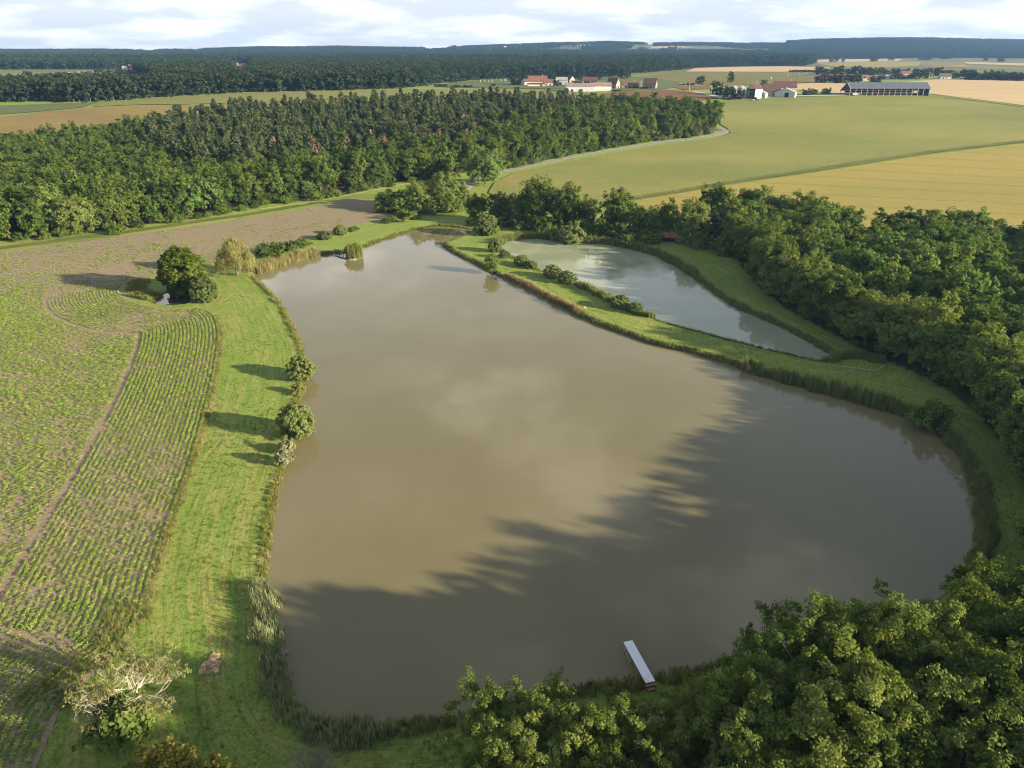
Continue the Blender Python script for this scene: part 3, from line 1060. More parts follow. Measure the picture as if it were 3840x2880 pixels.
def weeping(seed):
    global rng
    rng = np.random.default_rng(seed)
    h, w = 13.0, 10.5
    mb = MB()
    cen = crown_centres(26, h, w * 0.75, 5.0, 0.7)
    limbs(mb, cen, 4.0, 0.36, count=14, wig=0.6)
    pos, nr, sz, up = [], [], [], []
    # boughs at several heights, each one pours out a skirt of hanging twigs
    boughs = [(0.0, 0.0, 12.2, 2.0), (1.2, 0.6, 11.4, 1.9), (-1.6, 0.4, 11.2, 1.9), (0.3, -1.6, 10.6, 1.9), (2.8, -0.6, 9.0, 1.9), (-2.9, -0.5, 9.4, 1.8), (0.8, 2.6, 9.2, 1.9), (-1.2, -2.8, 8.6, 1.9),
              (3.6, 1.4, 7.0, 1.8), (3.2, -2.4, 6.8, 1.8), (-3.6, 1.6, 7.4, 1.8), (-3.4, -2.2, 6.6, 1.8), (0.6, -3.8, 6.4, 1.8), (0.2, 3.9, 6.6, 1.8), (4.6, -0.4, 5.4, 1.4), (-4.6, 0.2, 5.6, 1.4), (2.2, -4.0, 5.0, 1.4), (-2.4, 3.6, 5.6, 1.4)]
    for bx, by, bz, br in boughs:
        for i in range(95):
            a = rng.random() * 6.283
            r = br * math.sqrt(rng.random())
            x0, y0 = bx + math.cos(a) * r, by + math.sin(a) * r
            z0 = bz - 0.9 * (r / br) ** 2 + rng.normal() * 0.25
            L = min(z0 - 0.3, (1.2 + 2.9 * rng.random()) * (0.6 + 0.6 * r / br))
            m = max(3, int(L / 0.36))
            s = np.arange(m) / m
            out = 0.35 * np.sqrt(s)
            pos.append(np.column_stack([x0 + math.cos(a) * out + rng.normal(size=m) * 0.07, y0 + math.sin(a) * out + rng.normal(size=m) * 0.07, z0 - s * L]))
            nr.append(np.tile(np.array([[math.cos(a), math.sin(a), 0.35]]), (m, 1)) + unit(m) * 0.7)
            sz.append(np.full(m, 0.17) * (0.7 + 0.6 * rng.random(m)))
            up.append(np.tile(np.array([[0.0, 0.0, 1.0]]), (m, 1)))
    v, f = leaves(np.concatenate(pos), np.concatenate(nr), np.concatenate(sz), 3.2, np.concatenate(up) + 0.25 * unit(sum(map(len, pos))))
    proto('weeping', mb.mesh('trunk', 'bark_grey'), raw_mesh('crown', v, f, 'leaf_willow'))


weeping(800)


def gnarled(seed):
    """half-dead pale-barked tree with twisted bare limbs and thin tufts of leaves"""
    global rng
    rng = np.random.default_rng(seed)
    mb, tw = MB(), MB()
    tips = []

    def grow(p, d, L, r, depth):
        pts, rad = [p], [r]
        q = p.copy()
        dd = d.copy()
        for k in range(4):
            dd = (dd + Vector(rng.normal(size=3)) * 0.33).normalized()
            if dd.z < -0.25:
                dd.z = 0.0
                dd.normalize()
            q = q + dd * L / 4
            pts.append(q.copy())
            rad.append(r * (1 - 0.12 * (k + 1)))
        (mb if depth < 4 else tw).tube([tuple(x) for x in pts], rad, 6 if depth < 2 else 4 if depth < 4 else 3)
        if depth >= 5:
            tips.append(q)
            return
        for k in range(3):
            i = (2, 3, 4)[k]
            nd = (dd + Vector(rng.normal(size=3)) * 0.7).normalized()
            nd.z = nd.z * 0.8 + 0.1
            nd.normalize()
            grow(pts[i], nd, L * (0.58 + 0.22 * rng.random()), max(rad[i] * 0.66, 0.014), depth + 1)

    for k in range(7):
        a = k * 0.9 + rng.normal() * 0.2
        up_ = 0.55 if k % 2 else 1.2
        grow(Vector((0, 0, 1.5)), Vector((math.cos(a) * 0.8, math.sin(a) * 0.8, up_)).normalized(), 3.3, 0.125, 1)
    mb.tube([(0, 0, -0.3), (0.05, 0.05, 0.8), (0, 0, 1.9)], [0.42, 0.32, 0.22], 8)
    cen = np.array([tuple(t) for t in tips])
    keep = (value_noise(cen[:, 0] * 0.45 + 20, cen[:, 1] * 0.45 + 9 + cen[:, 2] * 0.3, 5) > 0.40) & (cen[:, 2] > 2.4)
    print('gnarl tips', len(tips), keep.sum(), 'h', cen[:, 2].max(), 'w', np.ptp(cen[:, 0]))
    cen = cen[keep]
    v, f = clump_leaves(cen, np.full((len(cen), 3), 0.45), 22, 0.14, aspect=1.7, sub=2)
    proto('gnarled', mb.mesh('trunk', 'bark_pale'), raw_mesh('crown', v, f, 'leaf_gnarl'))
    PROTO['gnarled_twigs'] = tw.mesh('twigs', 'bark_pale')


gnarled(903)


def bare_bush(seed):
    global rng
    rng = np.random.default_rng(seed)
    mb = MB()
    for k in range(70):
        a = rng.random() * 6.283
        d = Vector((math.cos(a) * 0.7, math.sin(a) * 0.7, 1.0)).normalized()
        p = Vector((math.cos(a) * 0.4 * rng.random(), math.sin(a) * 0.4 * rng.random(), 0))
        q = p + d * (2.0 + 1.6 * rng.random())
        m = p.lerp(q, 0.55) + Vector(rng.normal(size=3)) * 0.2
        mb.tube([tuple(p), tuple(m), tuple(q)], [0.04, 0.025, 0.008], 3)
        for j in range(4):
            e = m.lerp(q, rng.random())
            mb.tube([tuple(e), tuple(e + Vector(rng.normal(size=3)) * 0.5 + Vector((0, 0, 0.4)))], [0.014, 0.006], 3)
    return mb.mesh('stems', 'bark_grey')


# ------------------------------------------------------------------ planting
_O = 'first second third fourth fifth sixth seventh eighth ninth tenth eleventh twelfth thirteenth fourteenth fifteenth sixteenth seventeenth eighteenth nineteenth twentieth'.split()


def nth(i):
    t = ('twenty', 'thirty', 'forty', 'fifty', 'sixty')
    return _O[i] if i < 20 else ('%s-%s' % (t[(i + 1) // 10 - 2], _O[(i + 1) % 10 - 1]) if (i + 1) % 10 else ('thirtieth', 'fortieth', 'fiftieth', 'sixtieth')[(i + 1) // 10 - 3])


def plant(name, label, cat, kind, pos, s=1.0, rz=None, group=None, idx=None, sz=None, crown_mat=None):
    rz = rng.random() * 6.283 if rz is None else rz
    o = empty(name, pos, rz, label, cat, group)
    o.scale = (s, s, s if sz is None else sz)
    lst = PROTO[kind]
    tr, cr = lst[int(rng.integers(len(lst))) if idx is None else idx % len(lst)]
    link('trunk', tr, o)
    c = link('crown', cr, o)
    if crown_mat:
        c.material_slots[0].link = 'OBJECT'
        c.material_slots[0].material = MATS[crown_mat]
    return o


def scatter(poly, spacing, jit=0.38, sd=1):
    r = np.random.default_rng(sd)
    x0, y0 = poly.min(0)
    x1, y1 = poly.max(0)
    xs = np.arange(x0, x1, spacing)
    ys = np.arange(y0, y1, spacing * 0.87)
    X, Y = np.meshgrid(xs, ys)
    X = X + (np.arange(len(ys)) % 2)[:, None] * spacing * 0.5
    X = (X + r.uniform(-jit, jit, X.shape) * spacing).ravel()
    Y = (Y + r.uniform(-jit, jit, Y.shape) * spacing).ravel()
    m = inside(X, Y, poly)
    return X[m], Y[m]


def in_view(x, y, z=0, margin=60):
    u, v, d = to_view(x, y, z)
    return (u > -margin) & (u < 2212 + margin) & (v < 1659 + margin) & (d > 5)


# geometry-node scatter for what nobody could count ------------------------
def scatter_group(meshes, name):
    src = bpy.data.collections.new(name + '_source')
    for i, me in enumerate(meshes):
        src.objects.link(bpy.data.objects.new('%s_%02d' % (name, i), me))
    ng = bpy.data.node_groups.new(name + '_scatter', 'GeometryNodeTree')
    ng.interface.new_socket('Geometry', in_out='INPUT', socket_type='NodeSocketGeometry')
    ng.interface.new_socket('Geometry', in_out='OUTPUT', socket_type='NodeSocketGeometry')
    n, l = ng.nodes, ng.links
    gi, go = n.new('NodeGroupInput'), n.new('NodeGroupOutput')
    ci = n.new('GeometryNodeCollectionInfo')
    ci.inputs['Collection'].default_value = src
    ci.inputs['Separate Children'].default_value = True
    ci.inputs['Reset Children'].default_value = True
    ip = n.new('GeometryNodeInstanceOnPoints')
    ip.inputs['Pick Instance'].default_value = True

    def na(nm, typ):
        a = n.new('GeometryNodeInputNamedAttribute')
        a.data_type = typ
        a.inputs['Name'].default_value = nm
        return a.outputs['Attribute']
    l.new(gi.outputs[0], ip.inputs['Points'])
    l.new(ci.outputs[0], ip.inputs['Instance'])
    l.new(na('pick', 'INT'), ip.inputs['Instance Index'])
    er = n.new('FunctionNodeEulerToRotation')
    l.new(na('rot', 'FLOAT_VECTOR'), er.inputs[0])
    l.new(er.outputs[0], ip.inputs['Rotation'])
    l.new(na('scl', 'FLOAT_VECTOR'), ip.inputs['Scale'])
    l.new(ip.outputs[0], go.inputs[0])
    return ng


def stuff(name, label, pts, meshes, scl, rot=None, pick=None):
    pts = np.asarray(pts, np.float32)
    n = len(pts)
    me = bpy.data.meshes.new(name)
    me.vertices.add(n)
    me.vertices.foreach_set('co', pts.ravel())
    if rot is None:
        rot = np.column_stack([np.zeros(n), np.zeros(n), rng.random(n) * 6.283])
    if np.ndim(scl) == 1:
        scl = np.repeat(np.asarray(scl)[:, None], 3, 1)
    if pick is None:
        pick = rng.integers(0, len(meshes), n)
    a = me.attributes.new('rot', 'FLOAT_VECTOR', 'POINT')
    a.data.foreach_set('vector', np.asarray(rot, np.float32).ravel())
    a = me.attributes.new('scl', 'FLOAT_VECTOR', 'POINT')
    a.data.foreach_set('vector', np.asarray(scl, np.float32).ravel())
    a = me.attributes.new('pick', 'INT', 'POINT')
    a.data.foreach_set('value', np.asarray(pick, np.int32))
    o = tag(link(name, me), label, kind='stuff')
    md = o.modifiers.new('scatter', 'NODES')
    md.node_group = scatter_group(meshes, name)
    print(name, n)
    return o


def merged(kind):
    """trunk and crown of a tree shape as one mesh, for the masses"""
    out = []
    for tr, cr in PROTO[kind]:
        a = np.empty(len(tr.vertices) * 3)
        tr.vertices.foreach_get('co', a)
        b = np.empty(len(cr.vertices) * 3)
        cr.vertices.foreach_get('co', b)
        a, b = a.reshape(-1, 3), b.reshape(-1, 3)
        me = bpy.data.meshes.new(kind + '_whole')
        me.from_pydata([tuple(p) for p in a] + [tuple(p) for p in b], [], [tuple(p.vertices) for p in tr.polygons] + [tuple(i + len(a) for i in p.vertices) for p in cr.polygons])
        me.materials.append(tr.materials[0])
        me.materials.append(cr.materials[0])
        mi = np.zeros(len(me.polygons), np.int32)
        mi[len(tr.polygons):] = 1
        me.polygons.foreach_set('material_index', mi)
        me.update()
        out.append(me)
    return out


rng = np.random.default_rng(11)
# right wood -----------------------------------------------------------------
FRONT = [(1600, 562), (1632, 596), (1652, 640), (1700, 668), (1745, 700), (1800, 722), (1850, 752), (1905, 778), (1955, 798), (2010, 822), (2065, 858), (2120, 905), (2170, 965), (2215, 1040), (2280, 1110)]
front_line = smooth(GP(FRONT), 6)
seg = np.linalg.norm(np.diff(front_line, axis=0), axis=1)
acc = np.concatenate([[0], np.cumsum(seg)])
tt = np.arange(2, acc[-1], 6.6)
fx, fy = np.interp(tt, acc, front_line[:, 0]), np.interp(tt, acc, front_line[:, 1])
for i, (x, y) in enumerate(zip(fx, fy)):
    plant('ride_tree', nth(i) + ' tree of the front row along the mown ride, counted from the hut end', 'tree', 'oak', (x + 3 + rng.normal() * 0.8, y + 2 + rng.normal() * 0.8, 0), 0.78 + 0.22 * rng.random(), group='front row of the right wood', idx=i, sz=0.80 + 0.22 * rng.random(), crown_mat='leaf_near' if rng.random() < 0.6 else None)
x, y = scatter(WOODS['right'], 5.6, sd=3)
d = dist_line(x, y, front_line)
k = (d > 13.5) & in_view(x, y, 8, 140)
x, y = x[k], y[k]
order = np.argsort(np.hypot(x, y))
x, y = x[order], y[order]
for i in range(min(300, len(x))):
    s = 0.72 + 0.5 * rng.random()
    plant('wood_tree', 'one of the close-set young trees inside the right wood', 'tree', 'wood', (x[i], y[i], 0), s, group='young trees of the right wood', sz=s * (0.85 + 0.35 * rng.random()), crown_mat=('leaf_young', 'leaf_oak', 'leaf_near')[int(rng.integers(3))] if rng.random() < 0.3 else None)
print('right wood', len(x))
if len(x) > 300:
    stuff('right_wood_trees', 'rest of the close-set young trees at the back of the right wood', np.column_stack([x[300:], y[300:], 0 * x[300:]]), merged('wood'), 0.82 + 0.35 * rng.random(len(x) - 300))

# left wood: plantation, pines and the broadleaved belt in front of them -----
left = WOODS['left']
pine_poly = GP([(372, 372), (330, 332), (335, 308), (440, 280), (560, 270), (700, 262), (830, 252), (1000, 246), (1200, 245), (1260, 252), (1200, 288), (1120, 310), (1030, 330), (985, 362), (840, 366), (700, 372), (560, 392), (470, 402)])
x, y = scatter(pine_poly, 5.6, jit=0.62, sd=5)
k = in_view(x, y, 15, 300)
x, y = x[k], y[k]
order = np.argsort(y + 1000 * ~in_view(x, y, 15))
x, y = x[order], y[order]
z = terrain(x, y)
dead_at = [P(700, 372), P(765, 368), P(812, 366), P(880, 330), P(905, 345), P(1240, 262), P(1180, 256)]
nd = 0
far_pine = []
for i in range(len(x)):
    isdead = (min((Vector((x[i], y[i])) - q.xy).length for q in dead_at) < 4.2) or rng.random() < 0.022
    if i < 280:
        if isdead:
            plant('dead_pine', 'rust brown dying pine among the green pines of the left wood', 'tree', 'deadpine', (x[i], y[i], z[i]), 0.9 + 0.2 * rng.random(), group='browned pines of the left wood')
        elif rng.random() < 0.16:
            s = 0.9 + 0.4 * rng.random()
            plant('understorey_tree', 'broadleaved tree growing up among the front pines of the left wood', 'tree', 'young', (x[i], y[i], z[i]), s, group='broadleaved trees among the pines')
        else:
            s = 0.75 + 0.42 * rng.random()
            plant('pine_tree', 'tall grey green pine in the front ranks of the left wood', 'tree', 'pine', (x[i], y[i], z[i]), s, group='front pines of the left wood')
    else:
        far_pine.append((x[i], y[i], z[i], isdead))
far_pine = np.array(far_pine)
pk = np.where(far_pine[:, 3] > 0, 4, rng.integers(0, 4, len(far_pine)))
pk = np.where(rng.random(len(pk)) < 0.16, 5 + rng.integers(0, 2, len(pk)), pk)
stuff('pine_forest', 'mass of pines filling the back of the left wood', far_pine[:, :3], merged('pine') + merged('deadpine')[:1] + merged('young')[:2], 0.85 + 0.3 * rng.random(len(far_pine)), pick=pk)

x, y = scatter(left, 5.2, jit=0.55, sd=8)
k = ~inside(x, y, pine_poly) & in_view(x, y, 12, 340)
x, y = x[k], y[k]
de = dist_line(x, y, left[:21])
order = np.argsort(np.hypot(x, y) + np.where(x > -40, 25, 0) + 1000 * ~in_view(x, y, 12))
x, y, de = x[order], y[order], de[order]
z = terrain(x, y)
n_pl, n_ed = 0, 0
rest = []
for i in range(len(x)):
    big_side = x[i] > -75
    if de[i] < 7.5 and n_ed < 130:
        n_ed += 1
        s = 0.62 + 0.5 * rng.random()
        plant('edge_tree', 'leafy tree standing along the outer edge of the left wood', 'tree', 'edge', (x[i], y[i], z[i]), s, group='edge trees of the left wood', crown_mat=('leaf_wood', 'leaf_oak', 'leaf_round', 'leaf_young')[int(rng.integers(4))] if rng.random() < 0.5 else None)
    elif n_pl < 300:
        n_pl += 1
        s = 0.7 + 0.5 * rng.random()
        plant('plantation_tree', 'one of the close-set young trees in the body of the left wood', 'tree', 'young', (x[i], y[i], z[i]), s * (1.2 if big_side else 1.0), group='plantation trees of the left wood', crown_mat=('leaf_wood', 'leaf_oak', 'leaf_near')[int(rng.integers(3))] if rng.random() < 0.3 else None)
    else:
        rest.append((x[i], y[i], z[i], 1.25 if big_side else 1.0))
rest = np.array(rest)
stuff('plantation_forest', 'mass of young trees filling the rest of the left wood', rest[:, :3], merged('young'), rest[:, 3] * (0.8 + 0.35 * rng.random(len(rest))))
print('left wood edge', n_ed, 'plantation', n_pl, 'rest', len(rest))

# distant forest --------------------------------------------------------------
BOUND = [(-400, 246), (0, 227), (217, 221), (400, 207.5), (560, 199.5), (737, 196), (900, 190), (930, 183), (1037, 173), (1100, 170), (1300, 167), (1340, 166), (1362, 160), (1475, 151), (1500, 147),
         (1600, 144), (1740, 143), (1760, 136), (1775, 130), (1950, 126.5), (2100, 126), (2212, 127), (2500, 127)]
fb = np.array(BOUND)
pts = []
yy = 640.0
r2 = np.random.default_rng(21)
while yy < 4500:
    st = 7.5 + (yy - 640) * 0.0026
    half = yy * 1.02 + 60
    xs = np.arange(-half, half, st) + r2.uniform(-0.4, 0.4, int(math.ceil(2 * half / st))) * st
    ys = yy + r2.uniform(-0.45, 0.45, len(xs)) * st
    pts.append(np.column_stack([xs, ys]))
    yy += st * (0.9 if yy < 1600 else 1.15)
pts = np.concatenate(pts)
fz = terrain(pts[:, 0], pts[:, 1])
u, v, dep = to_view(pts[:, 0], pts[:, 1], fz)
ok = (v < np.interp(u, fb[:, 0], fb[:, 1]) - 0.4) & (u > -380) & (u < 2600)
for nm, poly in field_polys.items():
    if poly[:, 1].max() > 500:
        ok &= ~inside(pts[:, 0], pts[:, 1], poly)
# hedged hill: trees only in belts
hill = (u > 985) & (u < 1700) & (v < 118) & (pts[:, 1] > 2300)
belt = value_noise(pts[:, 0] / 120, pts[:, 1] / 260, 9) + 0.35 * value_noise(pts[:, 0] / 40, pts[:, 1] / 90, 4)
ok &= ~(hill & (belt < np.where(pts[:, 1] < 4100, 0.66, 0.50)))
hillw = (u > 230) & (u < 440) & (v < 117) & (pts[:, 1] > 2800)
ok &= ~(hillw & (belt < 0.8))
# open country before the far left fields and before the hamlets
ok &= ~((u < 312 + (v - 163) * 1.5) & (v > 150) & (v < np.interp(u, [-60, 0, 73, 200, 312, 340], [203, 203, 203, 202, 200, 190])))
ok &= ~((u > 498) & (u < 548) & (v > 141) & (v < 176))
# clearings round the far hamlets
for cu, cv, cr in ((520, 145, 26), (266, 150, 22), (174, 147, 18)):
    q = P(cu, cv)
    ok &= np.hypot(pts[:, 0] - q.x, (pts[:, 1] - q.y) * 0.5) > cr
pts, fz, dep = pts[ok], fz[ok], dep[ok]
sc = (0.85 + 0.4 * r2.random(len(pts))) * (1 + (pts[:, 1] > 1700) * 0.25) * np.where(hill[ok], 0.6, 1.0)
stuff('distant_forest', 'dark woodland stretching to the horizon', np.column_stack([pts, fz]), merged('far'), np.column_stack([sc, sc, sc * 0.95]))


# ------------------------------------------------------------------ single trees and bushes
def depth_at(p):
    return float(to_view(np.array([p.x]), np.array([p.y]), np.array([p.z]))[2][0])


def metres(px, p):
    return px * depth_at(p) / FV


SIZE = {'oak': (15, 13), 'near': (17, 15.5), 'bush': (5.4, 7.6), 'round': (14, 13.2), 'pale': (3.2, 3.4), 'yellow': (7, 5.5), 'shrub': (3.2, 4.7), 'mid': (14, 12), 'weeping': (13, 11), 'pine': (17, 5.2), 'edge': (15, 9), 'young': (12, 6.5)}


def tree_px(name, label, cat, kind, u, v, wpx, hpx, mat=None, group=None, idx=None, z=None):
    """a tree or bush with its foot at (u, v) of the photograph and about that wide and tall"""
    p = P(u, v, z)
    hh, ww = SIZE[kind]
    return plant(name, label, cat, kind, p, metres(wpx, p) / ww, group=group, idx=idx, sz=metres(hpx, p) / hh, crown_mat=mat)


rng = np.random.default_rng(31)
tree_px('field_oak', 'broad spreading oak with bare trunk beside the lane bend', 'tree', 'oak', 1049, 398, 84, 76, 'leaf_wood', idx=1)
for i, (u, v, w, h, lb) in enumerate([
        (850, 454, 66, 46, 'low dark tree with a bare dead branch at the corner of the crop field'),
        (905, 456, 62, 66, 'dark rounded tree left of the tallest one behind the pond tip'),
        (965, 452, 76, 84, 'tall dark tree behind the tip of the large pond'),
        (1000, 446, 34, 48, 'slim dark tree next to the white glimpse of the lane'),
        (1032, 480, 46, 64, 'dark tree just right of the lane end above the pond tip'),
        (1078, 484, 52, 66, 'loose bamboo-like tree behind the single round bush'),
        (1112, 486, 50, 70, 'dark tree tucked against the left side of the twin giants'),
        (1160, 490, 78, 104, 'left one of the twin giant trees behind the upper pond'),
        (1220, 494, 76, 100, 'right one of the twin giant trees behind the upper pond'),
        (1268, 490, 46, 64, 'lower tree filling the gap right of the twin giants'),
        (1330, 506, 74, 102, 'tall open tree standing alone behind the upper pond'),
        (1378, 514, 58, 66, 'low dark tree right of the tall open tree'),
        (1402, 514, 52, 72, 'dark tree directly left of the red-roofed hut'),
        (1440, 508, 50, 74, 'dark tree behind the red-roofed hut'),
        (1492, 524, 78, 98, 'bushy bright tree overhanging the red-roofed hut'),
        (1545, 512, 84, 112, 'tallest bare-limbed oak above the hut and the conifer'),
        (1590, 500, 60, 92, 'oak crown just right of the tallest bare-limbed oak'),
        (1632, 505, 84, 98, 'broad oak at the back corner of the right wood'),
        (1600, 548, 92, 96, 'broad tree where the mown ride bends behind the hut'),
        (1675, 505, 56, 78, 'smaller oak between the broad corner oak and the dark dome'),
        (1730, 520, 74, 108, 'dark domed tree against the wheat field'),
        (1772, 530, 58, 96, 'first tree right of the dark dome against the wheat'),
        (1815, 540, 56, 100, 'second tree right of the dark dome against the wheat'),
        (1660, 560, 88, 92, 'bright tree behind the front row near the ride bend')]):
    tree_px('broadleaf_tree', lb, 'tree', 'oak', u, v, w, h, 'leaf_near' if i in (14, 18, 23, 10) else None, idx=i)
UB = [(1120, 492, 60, 34), (1180, 500, 60, 30), (1250, 504, 70, 34), (1300, 510, 60, 36), (1350, 516, 60, 34), (1400, 522, 60, 34), (1046, 486, 50, 28), (1510, 536, 50, 34), (1565, 548, 60, 40), (1030, 484, 40, 24)]
for i, (u, v, w, h) in enumerate(UB):
    tree_px('understorey_bush', nth(sorted(range(len(UB)), key=lambda k: UB[k][0]).index(i)) + ' dark bush from the left at the foot of the trees behind the upper pond', 'bush', 'shrub', u, v, w, h, group='understorey behind the upper pond', idx=i)
tree_px('spruce_tree', 'narrow brownish conifer right of the red-roofed hut', 'tree', 'pine', 1538, 538, 36, 84, idx=0)
tree_px('round_tree', 'dense round dark green tree standing in the crop field', 'tree', 'round', 404, 632, 94, 98, idx=0)
tree_px('round_bush', 'lighter leafy bush in front of the dense round tree', 'bush', 'round', 443, 650, 56, 56, 'leaf_bush', idx=1)
tree_px('weeping_willow', 'golden weeping willow at the corner of the large pond', 'tree', 'weeping', 513, 594, 78, 86)
for nm, u, v, w, h, kind, mat, lb in [
        ('willow_bush', 652, 816, 62, 50, 'bush', None, 'upper of two round willow bushes on the left bank'),
        ('willow_bush', 641, 938, 84, 74, 'bush', None, 'lower and larger of two round willow bushes on the left bank'),
        ('silver_shrub', 621, 975, 30, 26, 'pale', None, 'upper of two small silvery shrubs on the left bank'),
        ('silver_shrub', 614, 1003, 33, 32, 'pale', None, 'lower of two small silvery shrubs on the left bank'),
        ('bank_shrub', 643, 850, 26, 22, 'shrub', 'grass_lush', 'yellow green tuft between the two round willow bushes'),
        ('willow_bush', 1051, 506, 58, 44, 'bush', None, 'single round bush at the tip between the two ponds'),
        ('willow_bush', 1234, 523, 60, 38, 'bush', None, 'broad round bush on the far shore of the upper pond'),
        ('bank_shrub', 1194, 516, 34, 28, 'shrub', None, 'smaller dark shrub touching the left of the broad shore bush'),
        ('bank_shrub', 1068, 543, 32, 26, 'bush', None, 'tan-topped bush at the near end of the upper pond'),
        ('bank_shrub', 1061, 588, 34, 42, 'oak', None, 'upright dark bush on the large pond side of the strip'),
        ('bank_shrub', 1090, 557, 26, 16, 'shrub', 'leaf_bush', 'smallest bush beside the white glint on the upper pond'),
        ('bank_shrub', 1126, 572, 36, 22, 'bush', None, 'left half of the low bush pair on the strip'),
        ('bank_shrub', 1147, 579, 30, 17, 'bush', None, 'right half of the low bush pair on the strip'),
        ('bank_shrub', 1193, 598, 40, 27, 'bush', None, 'left bush of the longer pair midway along the strip'),
        ('bank_shrub', 1226, 609, 44, 25, 'bush', None, 'right bush of the longer pair midway along the strip'),
        ('bank_shrub', 1340, 664, 44, 28, 'bush', None, 'left bush at the end of the tall reeds on the strip'),
        ('bank_shrub', 1372, 674, 38, 22, 'bush', None, 'right bush at the end of the tall reeds on the strip'),
        ('silver_shrub', 1329, 514, 17, 19, 'pale', None, 'little pointed silvery shrub on the far shore'),
        ('bank_shrub', 1357, 532, 32, 24, 'shrub', None, 'round green shrub right of the pointed silvery shrub'),
        ('bank_shrub', 2006, 922, 74, 58, 'shrub', None, 'sprawling dark bush at the end of the tall reed belt'),
        ('bank_shrub', 880, 474, 48, 22, 'shrub', 'leaf_young', 'rightmost bush of the hedge line above the pond'),
        ('bank_shrub', 846, 481, 34, 15, 'shrub', 'leaf_young', 'low bush second from the end of the hedge line'),
        ('bank_shrub', 737, 506, 32, 20, 'bush', None, 'rounded bush above the reed island'),
        ('bank_shrub', 701, 516, 36, 17, 'bush', None, 'rounded bush left of the one above the reed island'),
        ('bank_shrub', 765, 499, 22, 12, 'shrub', 'leaf_young', 'tiny bush right of the one above the reed island'),
        ('hedge_bush', 570, 556, 38, 26, 'shrub', 'leaf_young', 'first green hedge bush right of the weeping willow'),
        ('hedge_bush', 598, 549, 38, 26, 'shrub', 'leaf_young', 'second green hedge bush right of the weeping willow'),
        ('hedge_bush', 627, 541, 38, 22, 'shrub', 'leaf_young', 'third green hedge bush right of the weeping willow'),
        ('hedge_bush', 655, 532, 34, 16, 'shrub', 'leaf_young', 'last small hedge bush right of the weeping willow')]:
    tree_px(nm, lb, 'bush', kind, u, v, w, h, mat)

for i, (u, v, w, h) in enumerate([(826, 457, 36, 22), (860, 460, 46, 30), (895, 462, 46, 32), (930, 461, 46, 32), (965, 460, 44, 32), (994, 455, 34, 28)]):
    tree_px('corner_bush', nth(i) + ' dark bush from the left under the trees at the crop field corner', 'bush', 'shrub', u, v, w, h, group='bushes under the corner trees', idx=i)

# large trees near the drone
near_list = [
    (1735, 1490, 0.84, 'leaf_near', 'large dark-sided tree leaning over the pond right of the white jetty'),
    (1935, 1465, 0.84, 'leaf_near', 'large sunlit crown on the near shore, second right of the jetty'),
    (2165, 1385, 0.82, 'leaf_oak', 'dark tree at the right picture edge where the pond ends'),
    (2120, 1530, 0.82, 'leaf_near', 'tawny-topped tree at the lower right picture edge'),
    (1492, 1582, 0.50, 'leaf_near', 'bright-topped tree directly below the white jetty'),
    (1590, 1635, 0.70, 'leaf_near', 'olive tree at the bottom, right of the bright-topped one'),
    (1080, 1615, 0.60, 'leaf_near', 'small rounded tree at the bottom nearest the bare earth patch'),
    (1200, 1645, 0.58, 'leaf_near', 'dark low tree at the bottom right of the small rounded tree'),
    (1335, 1648, 0.60, 'leaf_oak', 'dark tree at the bottom under the grey bare twigs'),
    (1800, 1630, 0.84, 'leaf_near', 'bright yellow green tree at the bottom below the large leaning tree'),
    (1965, 1570, 0.88, 'leaf_oak', 'shaded tree at the bottom right between two sunlit crowns'),
    (1660, 1640, 0.72, 'leaf_oak', 'dark hollow-crowned tree at the bottom left of the yellow green one'),
    (2190, 1610, 0.90, 'leaf_oak', 'shaded tree in the bottom right picture corner'),
    (1880, 1660, 0.80, 'leaf_near', 'partly lit tree cut by the bottom edge, right of the yellow green one')]
for i, (u, v, s, mat, lb) in enumerate(near_list):
    p = P(u, v, 10.2 * s)
    plant('shore_tree', lb, 'tree', 'near', (p.x, p.y, 0), s, idx=i, sz=s * 1.18, crown_mat=mat)
# the same woods go on outside the picture
ox, oy = scatter(WOODS['south'], 10.0, sd=9)
k = (oy < 26.5) | (to_view(ox, oy, 11)[0] > 2340)
ox, oy = ox[k], oy[k]
rx, ry = scatter(WOODS['right'], 11.0, jit=0.45, sd=19)
k = ~in_view(rx, ry, 8, 130) & (rx < 190)
ox, oy = np.concatenate([ox, rx[k]]), np.concatenate([oy, ry[k]])
stuff('shore_wood', 'woodland continuing round the near shore of the pond', np.column_stack([ox, oy, 0 * ox]), merged('oak'), np.where((oy < 27) & (ox < 46), 1.15 + 0.15 * rng.random(len(ox)), np.where((oy < 52) & (ox < 95), 1.18 + 0.17 * rng.random(len(ox)), 0.95 + 0.25 * rng.random(len(ox)))))

p = P(272, 1478, 4.0)
g = plant('gnarled_tree', 'half-dead pale-barked tree with twisted limbs beside the straw heap', 'tree', 'gnarled', (p.x, p.y, 0), 0.82, rz=0.4, sz=1.0)
link('twigs', PROTO['gnarled_twigs'], g)
for i, (u, v, s, lb) in enumerate([(355, 1668, 0.85, 'taller golden yellow bush at the bottom edge below the gnarled tree'), (450, 1690, 0.7, 'shorter golden yellow bush at the bottom edge right of the taller one'), (280, 1700, 0.65, 'olive yellow bush at the bottom edge left of the taller golden one')]):
    p = P(u, v, 4.0 * s)
    plant('golden_bush', lb, 'bush', 'yellow', (p.x, p.y, 0), s, idx=i)
p = P(250, 1600, 1)
plant('dark_undergrowth_bush', 'dark thicket under the half-dead gnarled tree', 'bush', 'shrub', (p.x, p.y + 1.5, 0), 1.25, crown_mat='leaf_oak')
bb = bare_bush(77)
